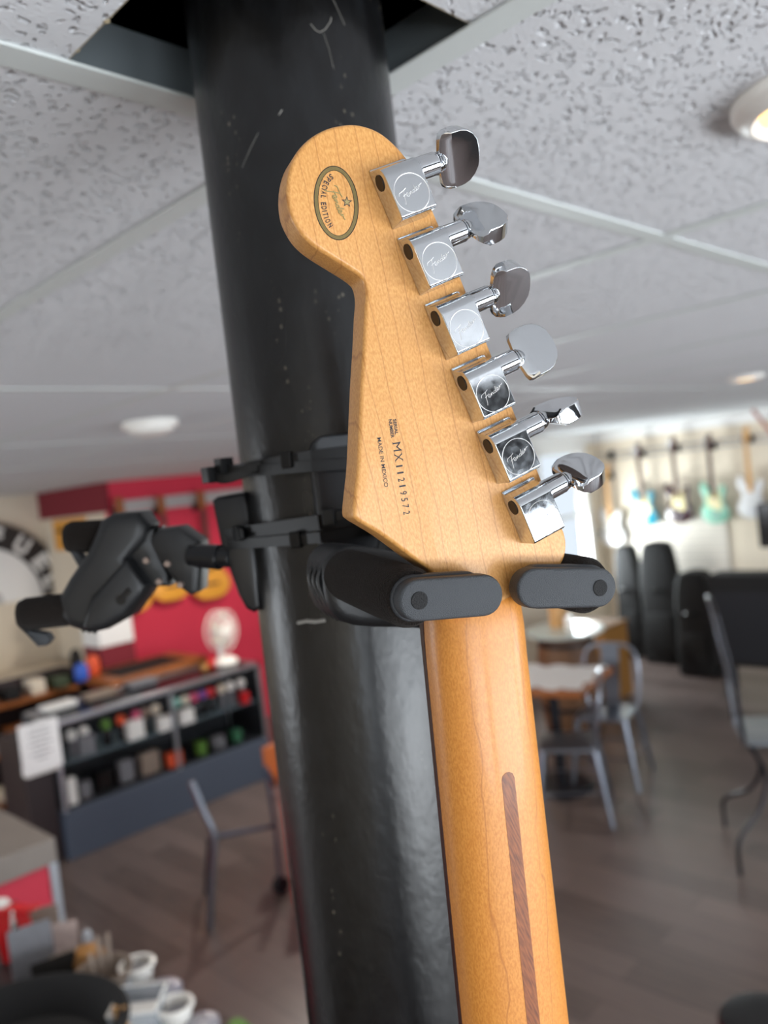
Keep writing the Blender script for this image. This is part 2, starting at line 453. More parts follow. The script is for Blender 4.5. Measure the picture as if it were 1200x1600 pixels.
def script_mesh(bm, org, ex, ey, w, lift, rad, taper=True):
    """handwritten word as thin strokes. ex, ey unit vectors, w = total width"""
    s = w / 9.3; org = Vector(org)
    for st in SCRIPT:
        P = smoothpath([org + ex * (x - 4.65) * s + ey * (y - 2.0) * s + lift for x, y in st], 4)
        tube(bm, P, rad, seg=5)
    return bm

# ================================================================== SETTING
def struct(name, bm, m, **k):
    o = finish(bm, name, m, **k); o['kind'] = 'structure'; return o
XR, YB1, YB2, YL = 8.4, 4.85, 6.6, 8.0     # right wall, window wall, red wall, cream wall
XB = -3.0; YF = -3.0
struct('floor', bx(B(), XB, XR + .1, YF, YL + .1, -.1, 0), M['floor'], smooth=False)
TOP = 2.46
def wall(name, x0, x1, y0, y1, m, z0=0, z1=TOP): return struct(name, bx(B(), x0, x1, y0, y1, z0, z1), m, smooth=False)
wall('wall_right', XR, XR + .1, YF, YB1 + .1, M['cream'])
wx0, wx1, wz0, wz1 = 7.20, 8.05, 0.82, 2.24
bm = B(); bx(bm, 6.2, wx0, YB1, YB1 + .1, 0, TOP); bx(bm, wx1, XR, YB1, YB1 + .1, 0, TOP)
bx(bm, wx0, wx1, YB1, YB1 + .1, 0, wz0); bx(bm, wx0, wx1, YB1, YB1 + .1, wz1, TOP)
struct('wall_back', bm, M['cream'], smooth=False)
wall('wall_return', 6.1, 6.2, YB1, YB2, M['cream'])
wall('wall_red', 3.36, 6.2, YB2, YB2 + .1, M['red'])
wall('wall_alcove', 3.36, 3.46, YB2 + .1, YL, M['cream'])
struct('trim_7', bx(B(), 3.33, 3.36, YB2, YL, 2.17, TOP), M['dkred'], smooth=False)
wall('wall_left', XB, 3.46, YL, YL + .1, M['cream'])
# behind the photographer: wall with three big shop windows, and a side wall with an opening added for the fill lamp
bm = B()
segs = [(XB, -2.75), (-.45, -.15), (2.5, 2.8), (5.4, XR + .1)]
for a, b_ in segs: bx(bm, a, b_, YF - .1, YF, 0, TOP)
for a, b_ in ((-2.75, -.45), (-.15, 2.5), (2.8, 5.4)):
    bx(bm, a, b_, YF - .1, YF, 0, .44); bx(bm, a, b_, YF - .1, YF, 1.86, TOP)
struct('wall_front', bm, mat('dark_front_wall', '37383B', .7), smooth=False)
bm = B(); bx(bm, XB - .1, XB, YF, 3.6, 0, TOP); bx(bm, XB - .1, XB, 7.2, YL, 0, TOP); bx(bm, XB - .1, XB, 3.6, 7.2, 0, .55); bx(bm, XB - .1, XB, 3.6, 7.2, 2.05, TOP)
struct('wall_side', bm, M['cream'], smooth=False)
n = 1
for a, b_ in ((-2.75, -.45), (-.15, 2.5), (2.8, 5.4)):
    bm = B()
    for x in (a + .02, (a + b_) / 2, b_ - .02): bx(bm, x - .02, x + .02, YF - .09, YF - .03, .44, 1.86)
    for z in (.46, 1.84): bx(bm, a, b_, YF - .09, YF - .03, z - .02, z + .02)
    struct('window_%d' % n, bm, M['iron'], smooth=False); n += 1
bm = B()
for y in (3.62, 5.4, 7.18): bx(bm, XB - .09, XB - .03, y - .03, y + .03, .55, 2.05)
struct('window_4', bm, M['white'], smooth=False)  # frame of the invented window that goes with the side fill lamp
bm = B()
fw = .07
bx(bm, wx0 - fw, wx0 + .02, YB1 - .03, YB1 + .06, wz0 - fw, wz1 + fw); bx(bm, wx1 - .02, wx1 + fw, YB1 - .03, YB1 + .06, wz0 - fw, wz1 + fw)
bx(bm, wx0, wx1, YB1 - .03, YB1 + .06, wz1 - .02, wz1 + fw); bx(bm, wx0, wx1, YB1 - .05, YB1 + .06, wz0 - fw, wz0 + .02)
bx(bm, wx0, wx1, YB1 + .02, YB1 + .05, 1.52, 1.56)
struct('window_5', bm, M['white'], smooth=False)
struct('trim_1', bx(B(), XR - .03, XR, YF, YB1, CEIL - .11, CEIL), M['white'], smooth=False)
struct('trim_2', bx(B(), 6.2, XR - .03, YB1 - .03, YB1, CEIL - .11, CEIL), M['white'], smooth=False)

# ceiling: tiles (with the hole cut round the column), grid bars, dark void above
GX0, GY0, PX, PY = 0.4435, 0.483, 0.610, 1.2255
HX, HY = 0.250, 0.305
bm = B()
tz0, tz1 = CEIL + .0015, CEIL + .016
i0, i1 = -6, 14; j0, j1 = -3, 6
for i in range(i0, i1):
    for j in range(j0, j1):
        xa, xb = GX0 + i * PX + .003, GX0 + (i + 1) * PX - .003
        ya, yb = GY0 + j * PY + .003, GY0 + (j + 1) * PY - .003
        xa, xb = max(xa, XB), min(xb, XR); ya, yb = max(ya, YF), min(yb, YL)
        if xb - xa < .01 or yb - ya < .01: continue
        if i == -1 and j == -1:
            bx(bm, xa, HX, ya, yb, tz0, tz1); bx(bm, HX, xb, ya, HY, tz0, tz1)
        else: bx(bm, xa, xb, ya, yb, tz0, tz1)
struct('ceiling', bm, M['tile'], smooth=False)
bm = B(); e = .0008
bx(bm, HX, HX + e, HY, GY0, tz0, tz1); bx(bm, HX, GX0, HY, HY + e, tz0, tz1)
# rough crumbs along the cut
for k in range(70):
    t = rnd.random(); z = tz0 + rnd.random() * .012; s = .001 + rnd.random() * .0018
    if k % 2: p = (HX + .0005, HY + (GY0 - HY) * t, z)
    else: p = (HX + (GX0 - HX) * t, HY + .0005, z)
    r = bmesh.ops.create_icosphere(bm, subdivisions=1, radius=s); bmesh.ops.translate(bm, verts=r['verts'], vec=p)
struct('trim_3', bm, M['tile_edge'], smooth=False)
bmf, bmw = B(), B()
cut = .083
def bar_x(y, main=False):
    spans = [(XB, XR)]
    for a, b_ in spans:
        bx(bmf, a, b_, y - .012, y + .012, CEIL - .0012, CEIL + .0012); bx(bmw, a, b_, y - .003, y + .003, CEIL + .001, CEIL + .038)
def bar_y(x, main=False):
    spans = [(YF, YL)]
    for a, b_ in spans:
        bx(bmf, x - .012, x + .012, a, b_, CEIL - .0010, CEIL + .0010); bx(bmw, x - .003, x + .003, a, b_, CEIL + .001, CEIL + .034)
for j in range(j0, j1 + 1):
    y = GY0 + j * PY
    if YF < y < YL: bar_x(y, j == 0)
for i in range(i0, i1 + 1):
    x = GX0 + i * PX
    if XB < x < XR: bar_y(x, i == 0)
struct('trim_4', bmf, M['tbar'], smooth=False, bevel=.0006)
struct('trim_5', bmw, M['tweb'], smooth=False)
bm = B()
bx(bm, XB - .1, XR + .2, YF - .1, YL + .2, 3.0, 3.1)
for a in ((XB - .1, XB, YF - .1, YL + .1), (XR, XR + .1, YF - .1, YL + .1), (XB, XR, YF - .1, YF), (XB, XR, YL, YL + .1)): bx(bm, *a, TOP, 3.0)
bx(bm, 6.1, XR, YB1 + .1, YB1 + .2, CEIL, 3.0)
bx(bm, 6.2, XR, YB1, YB1 + .1, TOP, 3.0); 
struct('wall_plenum', bm, M['void'], smooth=False)
bm = B(); bx(bm, -1, 3, .10, .16, 2.62, 2.80); bx(bm, -1, 3, .02, .24, 2.60, 2.62)
cyl(bm, (.30, -.2, 2.56), (.30, 1.4, 2.56), .035)
for k in range(3): cyl(bm, (.35 + .09 * k, .085, 2.70), (.35 + .09 * k, .101, 2.70), .012)
struct('trim_6', bm, M['void'])

# ================================================================== COLUMN
PC = Vector((0.3540, 0.3882, 0)); PR = 0.0608
t = thing('steel_column', 'black painted round steel column rising through the ceiling behind the guitar', 'column', PC)
finish(lathe(B(), [(PR, 0), (PR, 1.0), (PR, 2.0), (PR, 3.0)], seg=96), 'shaft', M['pole'], t)
bm = B()
def on_pole(a, z, r=0.0004): return (math.cos(a) * (PR + r), math.sin(a) * (PR + r), z)
def pole_hit(px, py):
    d = ray(px, py); o = Vector((0, 0, H)); dx, dy = d.x, d.y; ox, oy = -PC.x, -PC.y
    a = dx * dx + dy * dy; b_ = 2 * (ox * dx + oy * dy); c = ox * ox + oy * oy - PR * PR
    q = b_ * b_ - 4 * a * c
    if q < 0: return None
    s = (-b_ - math.sqrt(q)) / (2 * a); p = o + d * s - PC; return math.atan2(p.y, p.x), p.z
for pts, r in (([(466, 973), (480, 970), (494, 971), (508, 969)], .0011), ([(572, 964), (565, 966), (561, 969)], .0010),
               ([(485, 38), (493, 48), (500, 51), (508, 46), (516, 34), (517, 28)], .00022), ([(520, 0), (530, 22), (538, 40)], .00012),
               ([(505, 52), (514, 78), (521, 108)], .0001), ([(436, 180), (441, 172)], .0003), ([(379, 262), (392, 232), (404, 208)], .0001)):
    P = []
    for p in pts:
        h = pole_hit(*p)
        if h: P.append(on_pole(h[0], h[1]))
    tube(bm, P, r, 5)
finish(bm, 'scuff_mark', mat('paint_scuff', '8F8C86', .8), t)

# ================================================================== GUITAR
n_c = Vector((0.34554492, 0.01905959, -0.93820863)); u_c = Vector((.39675177, .90307113, .16447058)); v_c = Vector((.85040387, -.42906791, .30448971))
def cw(v): return RT * v.x - UP * v.y + FW * v.z
n_w, u_w, v_w = cw(n_c).normalized(), cw(u_c).normalized(), cw(v_c).normalized()
O_c = Vector((9.45548544, -108.87470333, 280.10000139)) - 10.5 * n_c
GM = frame(Vector((0, 0, H)) + cw(O_c * .001), u_w, v_w, n_w)
guitar = thing('electric_guitar', 'maple-necked electric guitar with six chrome tuners hanging in front of the black column', 'guitar', mw=GM)
mm = .001
bpy.context.view_layer.update()

rside = [(-30.9, -9.5), (-30.1, -5.6), (-28.2, -1.4), (-25, 2.8), (-20.3, 6.2), (-14, 9.0), (-7, 10.3), (4, 11.0), (30, 11.4), (60, 11.4), (90, 11.3), (115, 11.3), (130, 11.8), (137, 11.6), (142.2, 9.4), (145.6, 5.6), (147.3, 1.0), (147.0, -4.0), (146.5, -10)]
tongue = [(147, -20), (146.5, -32), (143.5, -44), (140, -46.6), (136, -45.6), (130, -43.6)]
lside = [(123.8, -44.4), (117.0, -48.2), (104.4, -55.3), (97.5, -60.0), (94.5, -62.0), (91.8, -62.4), (84, -57.8), (76.6, -53.4), (52.2, -40.6), (40.4, -34.1), (30, -28.6), (25.5, -26.0), (22.5, -24.9), (19.6, -24.6), (16.5, -26.2), (11, -30.5), (4.8, -35.4), (0.5, -38.0), (-3.5, -39.3), (-8.8, -39.7), (-13, -38.9), (-17.6, -37.0), (-22.2, -34.0), (-26.2, -30.0), (-29.2, -24.6), (-30.8, -19.2), (-31.3, -14.0)]
outl = [(a * mm, b_ * mm, 0) for a, b_ in rside + tongue + lside]
outl = [(p.x, p.y) for p in smoothpath(outl, 3, closed=True)]
bm = rounded_prism(B(), outl, -.0140, 0, .0016, 4)
finish(bm, 'headstock', M['maple'], guitar, sharp=40)

AX = Vector((.95, -.312, 0)).normalized(); TX = Vector((-AX.y, AX.x, 0)); NC = Vector((.148, -.0300, 0))
def neck_w(s): return (.0202 + .0125 * max(s, 0)) if s > 0 else .0202
def neck_ring(s, scale=1.0, zoff=0, n=20):
    w = neck_w(s) * scale; ring = []
    for k in range(n + 1):
        a = PI * k / n
        c_, s_ = math.cos(a), math.sin(a)
        t_ = w * (1 if c_ >= 0 else -1) * abs(c_) ** 0.88; h = -.0165 + .0165 * (abs(s_) ** 0.86) * scale + zoff
        ring.append(NC + AX * s + TX * t_ + Vector((0, 0, h)))
    return ring
rings = [neck_ring(-.026, .50, -.0022), neck_ring(-.018, .66, -.0004), neck_ring(-.010, .84, .0004), neck_ring(-.002, .97, .0006), neck_ring(.008, 1, .0004), neck_ring(.02)] + [neck_ring(.02 + .03 * k) for k in range(1, 14)]
bm = loft(B(), rings)
finish(bm, 'neck', M['maple_neck'], guitar, sharp=50)
bm = B()
r0, r1 = [], []
rings = []
for s in (.001, .1, .2, .3, .46):
    w = neck_w(s) + .0002
    c0 = NC + AX * s
    rings.append([c0 + TX * w + Vector((0, 0, -.0166)), c0 - TX * w + Vector((0, 0, -.0166)), c0 - TX * (w - .0004) + Vector((0, 0, -.0207)), c0 - TX * w * .5 + Vector((0, 0, -.0219)), c0 + TX * w * .5 + Vector((0, 0, -.0219)), c0 + TX * (w - .0004) + Vector((0, 0, -.0207))])
loft(bm, rings); finish(bm, 'fretboard', M['rosewood'], guitar)['label'] = 'dark rosewood fretboard'
bm = B(); box(bm, NC + AX * -.0018 + Vector((0, 0, -.0188)), (.0042, .0418, .0075), frame((0, 0, 0), AX, TX, Vector((0, 0, 1))).to_3x3())
finish(bm, 'nut', M['bone'], guitar, bevel=.0005)
# dark walnut strip along the back of the neck (follows the neck's curve)
bm = B(); rings = []
def back_h(s, t_):
    w = neck_w(s); x = min(abs(t_) / w, .999) ** (1 / .88); a = math.acos(x); return -.0165 + .0165 * math.sin(a) ** .86
sp = Vector((.206, -.0484, 0)) - NC; s0 = sp.dot(AX); tt = sp.dot(TX)
for k in range(40):
    s = s0 + .0001 + (k / 39.) ** 1.6 * .30; dd = s - s0
    hw = .00275; 
    if dd < hw: hw = math.sqrt(max(hw * hw - (hw - dd) ** 2, 1e-9))
    r = []
    for q in (-1, -.5, 0, .5, 1):
        tq = tt * (1 - dd * .9) + q * hw; r.append(NC + AX * s + TX * tq + Vector((0, 0, back_h(s, tq) + .00008)))
    for q in (1, -1):
        tq = tt * (1 - dd * .9) + q * hw; r.append(NC + AX * s + TX * tq + Vector((0, 0, back_h(s, tq) - .0012)))
    rings.append(r)
loft(bm, rings); finish(bm, 'inlay_strip', M['walnut'], guitar, sharp=50)['label'] = 'dark walnut strip let into the back of the neck'
# body below the frame
bl = [(.43, .03), (.40, .075), (.405, .115), (.44, .135), (.50, .125), (.56, .110), (.62, .115), (.70, .150), (.77, .150), (.825, .10), (.84, .02), (.835, -.07), (.79, -.14), (.72, -.165), (.65, -.15), (.58, -.115), (.52, -.115), (.45, -.150), (.38, -.160), (.345, -.135), (.35, -.10), (.40, -.06), (.425, -.035)]
bodyM = frame(NC, AX, TX, Vector((0, 0, 1)))
P = [(p.x, p.y) for p in smoothpath([(a + .03, b_ * .95, 0) for a, b_ in bl], 4, closed=True)]
finish(rounded_prism(B(), P, -.052, -.008, .006, 3, bodyM), 'body', M['burg'], guitar)['label'] = 'dark lacquered body'

# printed marks on the headstock
def tmat(p0, p1, lift=.00012):
    p0 = Vector((p0[0] * mm, p0[1] * mm, lift)); p1 = Vector((p1[0] * mm, p1[1] * mm, lift)); ex = (p1 - p0).normalized(); ez = Vector((0, 0, 1)); ey = ez.cross(ex)
    return frame(p0, ex, ey, ez), (p1 - p0).length
def mark(name, s, p0, p1, h, bold=0):
    m_, L = tmat(p0, p1); text_obj(name, s, M['ink'], guitar, m_, size=h * mm / .72, bold=bold * mm, fit=L)
def serif(name, s, p0, p1, h):
    mark(name, s, p0, p1, h, .06)
# the two capitals carry slab serifs; digits are plain
def lerp(a, b_, t): return (a[0] + (b_[0] - a[0]) * t, a[1] + (b_[1] - a[1]) * t)
a_, z_ = (75.5, -38.6), (100.9, -45.6)
mark('serial_letter', 'M', a_, lerp(a_, z_, .115), 3.0, .0); mark('serial_letter', 'X', lerp(a_, z_, .150), lerp(a_, z_, .250), 3.0, .0)
bm = B(); m_, L = tmat(a_, z_)
for x0, x1, yy in ((-.012, .020, 0), (.092, .126, 0), (-.012, .014, 3.0), (.100, .126, 3.0), (.140, .172, 0), (.228, .262, 0), (.140, .172, 3.0), (.228, .262, 3.0)):
    box(bm, m_ @ Vector(((x0 + x1) / 2 * L, (yy - (.08 if yy else -.08)) * mm, 0)), ((x1 - x0) * L, .16 * mm, .00004), m_.to_3x3())
finish(bm, 'serif', M['ink'], guitar, smooth=False)
dg = '11219572'
for k, ch in enumerate(dg):
    f0 = .30 + k * .0905; wdt = .045 if ch != '1' else .022
    off = .008 if ch == '1' else 0
    mark('serial_digit', ch, lerp(a_, z_, f0 + off), lerp(a_, z_, f0 + off + wdt), 2.6, .02)
mark('serial_text', 'SERIAL', (68.0, -34.9), (73.2, -36.4), 1.25, .04)
mark('serial_text', 'NUMBER', (67.4, -36.5), (73.7, -38.3), 1.25, .04)
mark('origin_text', 'MADE IN MEXICO', (71.5, -43.1), (88.4, -47.9), 1.5, .01)
# oval badge
oc = Vector((-7.2, -22.7)) * mm; oa, ob = 12.6 * mm, 8.0 * mm; od = math.radians(-22)
oax = Vector((math.cos(od), math.sin(od), 0)); oby = Vector((-math.sin(od), math.cos(od), 0))
def ell(k_, f, N=72, z=.0001):
    a = 2 * PI * k_ / N; return Vector((oc.x, oc.y, z)) + oax * (oa - f) * math.cos(a) + oby * (ob - f) * math.sin(a)
def ring_band(f0, f1, z, m, nm):
    bm = B(); N = 72
    A = [bm.verts.new(ell(k, f0, N, z)) for k in range(N)]; Q = [bm.verts.new(ell(k, f1, N, z)) for k in range(N)]
    for k in range(N): bm.faces.new((A[k], A[(k + 1) % N], Q[(k + 1) % N], Q[k]))
    r = bmesh.ops.solidify(bm, geom=bm.faces[:], thickness=.00003)
    return finish(bm, nm, m, guitar, smooth=False)
ring_band(0, .00028, .0001, M['ink'], 'badge_ring'); ring_band(.00028, .00145, .00009, M['gold_ink'], 'badge_band'); ring_band(.00145, .00162, .0001, M['ink'], 'badge_ring')
bm = B(); script_mesh(bm, (oc.x, oc.y, .0001), (oax * .97 + oby * .22).normalized(), (oby * .97 - oax * .22).normalized(), .0118, Vector((0, 0, 0)), .00022)
finish(bm, 'badge_script', M['gold_ink'], guitar)
bm = B(); sc = Vector((-6.4 * mm, -18.9 * mm, .0001)); so = []
for rr, nm in ((2.05, 'o'), (1.35, 'i')):
    so.append([sc + (oax * math.cos(PI * k / 5 + .6) + oby * math.sin(PI * k / 5 + .6)) * mm * rr * (1 if k % 2 == 0 else .42) for k in range(10)])
A = [bm.verts.new(p) for p in so[0]]; Q = [bm.verts.new(p + Vector((0, 0, .00002))) for p in so[1]]
for k in range(10): bm.faces.new((A[k], A[(k + 1) % 10], Q[(k + 1) % 10], Q[k]))
finish(bm, 'badge_star', M['ink'], guitar, smooth=False)
bm = B(); bm.faces.new([bm.verts.new(p + Vector((0, 0, .00001))) for p in so[1]]); finish(bm, 'badge_star_fill', M['gold_ink'], guitar, smooth=False)
S_ = 'SPECIAL EDITION'
def bpos(a, f=.0034):
    return Vector((oc.x, oc.y, .0001)) + oax * (oa - f) * math.cos(a) + oby * (ob - f) * math.sin(a)
BA = [math.radians(198 + 144 * k / 200) for k in range(201)]; BL = [0]
for k in range(200): BL.append(BL[-1] + (bpos(BA[k + 1]) - bpos(BA[k])).length)
def arc_a(fr):
    for k in range(200):
        if BL[k + 1] >= fr * BL[-1]: return BA[k]
    return BA[-1]
ADV = {'I': .5, ' ': .75, 'L': .85, 'O': 1.15, 'N': 1.1}; CUM = [0]
for ch in S_: CUM.append(CUM[-1] + ADV.get(ch, 1))
for i, ch in enumerate(S_):
    if ch == ' ': continue
    f = .0034; a = arc_a(CUM[i] / CUM[-1])      # left side of the oval, reading downwards
    p = Vector((oc.x, oc.y, .0001)) + oax * (oa - f) * math.cos(a) + oby * (ob - f) * math.sin(a)
    tg = (-oax * (oa - f) * math.sin(a) + oby * (ob - f) * math.cos(a)).normalized()
    ey = Vector((0, 0, 1)).cross(tg)
    text_obj('badge_letter', ch, M['ink'], guitar, frame(p - tg * .00055 - ey * .0009, tg, ey, Vector((0, 0, 1))), size=.0026, bold=.00006, fit=.0003 if ch == 'I' else .00106 * min(ADV.get(ch, 1), 1.05) * .98)

# tuning machines
prof = [(-13.6, 0), (-13.6, .9), (-12.6, 1.5), (-11.9, 3.0), (-11.5, 5.2)]
for k in range(1, 9):
    a = PI - (PI * .5) * k / 8; prof.append((-7.4 + 4.1 * math.cos(a), 6.0 + 4.4 * math.sin(a)))
prof += [(-3.5, 10.45), (6.2, 10.5), (6.9, 10.2), (7.3, 9.4), (7.6, 1.2), (7.8, 0)]
ANG = [34, -46, 40, -12, -82, -62]
def spin(angle, p):   # rotate a point about the shaft axis (x=-7.3, z=5.2), axis along y
    a = math.radians(angle); x, z = p[0] + 7.3, p[2] - 5.2
    return Vector(((-7.3 + x * math.cos(a) + z * math.sin(a)) * mm, p[1] * mm, (5.2 - x * math.sin(a) + z * math.cos(a)) * mm))
side = frame((0, 0, 0), Vector((1, 0, 0)), Vector((0, 0, 1)), Vector((0, -1, 0)))   # outline (u,h) -> extrude along -v
def make_tuner(i):
    bm = prism(B(), [(a * mm, b_ * mm) for a, b_ in prof], -7.2 * mm, 7.0 * mm, side)
    o = finish(bm, 'tuning_machine', M['brushed'], guitar, bevel=.0009, seg=3)
    o.location = (i * .0246, 0, 0)
    bm = prism(B(), rrect(-13.4 * mm, 7.6 * mm, -6.8 * mm, 7.9 * mm, .0008), 0, .0011)
    finish(bm, 'base_plate', M['chrome'], o, bevel=.0004)
    bm = B(); cyl(bm, (-7.3 * mm, 6.6 * mm, 5.2 * mm), (-7.3 * mm, 15.7 * mm, 5.2 * mm), 4.1 * mm, 4.0 * mm, 40)
    cyl(bm, (-7.3 * mm, 5.5 * mm, 5.2 * mm), (-7.3 * mm, 8.2 * mm, 5.2 * mm), 4.35 * mm, 4.25 * mm, 40)
    finish(bm, 'barrel', M['chrome'], o, bevel=.0003)
    bm = lathe(B(), [(3.4 * mm, 0), (2.9 * mm, .15 * mm), (2.9 * mm, .3 * mm), (3.7 * mm, .5 * mm), (3.6 * mm, .9 * mm), (2.8 * mm, 1.1 * mm), (2.8 * mm, 1.4 * mm), (3.4 * mm, 1.6 * mm), (3.2 * mm, 2.4 * mm), (2.2 * mm, 4.0 * mm)],
               frame((-7.3 * mm, 15.7 * mm, 5.2 * mm), Vector((0, 0, 1)), Vector((1, 0, 0)), Vector((0, 1, 0))), 32)
    finish(bm, 'washer', M['chrome'], o, sharp=60)
    bm = B(); cyl(bm, (-7.4 * mm, -7.0 * mm, 5.0 * mm), (-7.4 * mm, -7.28 * mm, 5.0 * mm), 2.75 * mm, seg=40)  # dark colour stands in for the shaded inside of the bushing hole
    finish(bm, 'hole_disc', M['bush'], o)['label'] = 'dark round disc standing in for the bushing hole in the housing'
    # button: D-shaped plan, thick, slanted inner shoulders
    half = [(1.6, 16.9), (4.0, 17.0), (7.4, 17.4), (9.2, 18.3), (9.7, 20.0), (9.7, 22.6), (9.6, 25.2), (8.9, 27.8), (7.2, 30.2), (4.8, 31.9), (2.2, 32.5), (0, 32.6)]
    plan = half + [(-a, b_) for a, b_ in half[-2::-1]]
    bm = B(); rows = []
    for lvl in (-1, -.8, .8, 1):
        row = []; big = abs(lvl) == 1
        for a, b_ in plan:
            yy, zz, xx = b_, 2.75, a
            if b_ < 21:                      # slanted shoulders run from the shaft out to the straight edge of the big face
                if big: yy, zz, xx = 21.2 + (b_ - 16.9) * .02, 3.2, a * .97
                else: zz = .8 + 1.2 * (b_ - 16.9) / 3.1
            elif big: yy, zz, xx = (b_ if b_ < 23 else 22.9 + (b_ - 22.9) * .965), 3.2, a * .97
            row.append(bm.verts.new(spin(ANG[i], (-7.3 + xx, yy, 5.2 + (zz if lvl > 0 else -zz)))))
        rows.append(row)
    for A, Q in zip(rows, rows[1:]):
        for k in range(len(plan)): bm.faces.new((A[k], A[(k + 1) % len(plan)], Q[(k + 1) % len(plan)], Q[k]))
    bm.faces.new(rows[0][::-1]); bm.faces.new(rows[-1])
    finish(bm, 'button', M['brushed'] if i in (1, 3) else M['chrome'], o, bevel=.0003, sharp=25)
    bm = B(); tube(bm, [(6.55 * mm * math.cos(2 * PI * k / 48), 6.55 * mm * math.sin(2 * PI * k / 48), 10.5 * mm) for k in range(48)], .00012, 6, closed=True)
    finish(bm, 'ring_engraving', M['engrave'], o)
    bm = B(); script_mesh(bm, (0, 0, 10.5 * mm), Vector((-.12, .99, 0)).normalized(), Vector((-.99, -.12, 0)).normalized(), .0098, Vector((0, 0, 0)), .00008)
    finish(bm, 'script_engraving', M['engrave'], o)
    return o
for i in range(6): make_tuner(i)

# ================================================================== HANGERS ON THE COLUMN
hg = thing('guitar_hanger', 'black foam-armed hanger with grey rubber end bars gripping the maple guitar neck', 'guitar hanger', mw=GM)
def pt(a, b_, h): return Vector((a * mm, b_ * mm, h * mm))
for (c0, c1, nm, hh) in (((126.6, -57.4), (136.6, -34.6), 'left', 14), ((156.8, 10.2), (144.4, -14.4), 'right', 12)):
    c0v, c1v = Vector(c0) * mm, Vector(c1) * mm
    bm = rounded_prism(B(), pill(c0v, c1v, .0074), (hh - 7.5) * mm, hh * mm, .0013, 3)
    g_ = finish(bm, 'end_bar', M['rubber'], hg, sharp=60)
    c1b = c0v + (c1v - c0v) * .82
    bm = rounded_prism(B(), pill(c0v, c1b, .0083), (hh - 10.5) * mm, (hh - 5.5) * mm, .0012, 3)
    finish(bm, 'end_bar_hub', M['rubber'], hg, sharp=60)
    bm = B(); cyl(bm, pt(c0[0], c0[1], hh - 1), pt(c0[0], c0[1], hh + .35), .00325, .0031, 36)
    finish(bm, 'pivot_cap', M['rubber_dk'], g_, bevel=.0003)
    bk = pt(c0[0] - 2, c0[1] + (0 if nm == 'left' else -2), -70); fr = pt(c0[0], c0[1], hh - 7)
    bm = B(); d = (fr - bk)
    tube(bm, [bk, bk + d * .02, bk + d * .3, bk + d * .7, bk + d * .96, fr], [.0095, .0110, .0112, .0112, .0110, .0096], 32)
    finish(bm, 'foam_sleeve', M['foam'], hg, sharp=60)
# yoke body behind the headstock, with ribbed ends
yk = [(120, -68), (141, -69), (160, -40), (172, -20), (176, 6), (172, 20), (150, 22), (140, 8), (134, -20), (118, -44), (112, -58)]
P = [(p.x, p.y) for p in smoothpath([(a * mm, b_ * mm, 0) for a, b_ in yk], 4, closed=True)]
yo = finish(rounded_prism(B(), P, -.094, -.060, .005, 3), 'yoke', M['plastic'], hg)
bm = B()
for k in range(3): tube(bm, smoothpath([pt(114.5 - .6, -62 + 2, -66 - 7 * k), pt(120, -69, -66 - 7 * k), pt(130, -70.5, -66 - 7 * k), pt(141, -68.5, -66 - 7 * k)], 4), .0011, 8)
finish(bm, 'grip_rib', M['plastic'], yo)
# plate strapped to the column and the arm that joins it to the yoke
nh = Vector((n_w.x, n_w.y, 0)).normalized(); th = Vector((0, 0, 1)).cross(nh)
pc = PC + nh * (PR + .006); pc.z = 2.131
PM = frame(pc, th, Vector((0, 0, 1)), nh); GI = GM.inverted()
finish(rounded_prism(B(), rrect(-.0360, .0360, -.0480, .0480, .010), -.004, .006, .002, 3, GI @ PM), 'mounting_plate', M['plastic_gl'], hg)
finish(rounded_prism(B(), rrect(-.034, .034, .033, .047, .005), .005, .0085, .001, 3, GI @ PM), 'plate_cap', M['rubber'], hg)
bm = B(); p1 = GI @ (pc + nh * .004); p0 = pt(150, -22, -78)
tube(bm, smoothpath([p0, p0 + Vector((0, 0, -.05)), p1 + (p0 - p1) * .35, p1], 6), .009, 24); finish(bm, 'arm', M['plastic'], hg)

# second hanger on the left side of the column
lf = Vector((-RT.x, -RT.y, 0)).normalized(); fw_h = Vector((FW.x, FW.y, 0)).normalized()
def hp(px, py, d=.51): return GD(px, py, d)
hc = PC + lf * PR; hc.z = 2.118
HM = frame(hc, lf, Vector((0, 0, 1)), -fw_h)      # x = away from column to the left, y = up, z = towards the camera ; right-handed check
if Vector(lf).cross(Vector((0, 0, 1))).dot(-fw_h) < 0: HM = frame(hc, lf, Vector((0, 0, 1)), fw_h)
HZ = 1 if HM.to_3x3().col[2].dot(-fw_h) > 0 else -1     # +z local is towards the camera when HZ = 1
h2 = thing('guitar_hanger', 'empty black twin-arm hanger sticking out from the left side of the column', 'guitar hanger', mw=HM)
HI = HM.inverted()
def hl(px, py, d=.51):
    p = HI @ GD(px, py, d); return p
def outline(pts, d=.51): return [(hl(a, b_, d).x, hl(a, b_, d).y) for a, b_ in pts]
Z = lambda a, b_: (min(a * HZ, b_ * HZ), max(a * HZ, b_ * HZ))
P = outline([(332, 782), (340, 776), (384, 768), (392, 790), (402, 860), (409, 950), (396, 958), (384, 952), (372, 930), (345, 850)], .50)
z0, z1 = Z(-.024, .027)
finish(rounded_prism(B(), P, z0, z1, .003, 3), 'mounting_plate', M['plastic_gl'], h2)
bm = B(); cyl(bm, hl(362, 871, .502), hl(296, 868), .0063, .0063, 28); cyl(bm, hl(345, 871, .504), hl(308, 868), .0079, .0074, 28)
finish(bm, 'arm', M['plastic_gl'], h2, bevel=.0008)
P = outline([(232, 842), (246, 826), (278, 822), (310, 846), (314, 866), (309, 926), (296, 931), (280, 920), (262, 898), (236, 860)], .51)
z0, z1 = Z(-.016, .016)
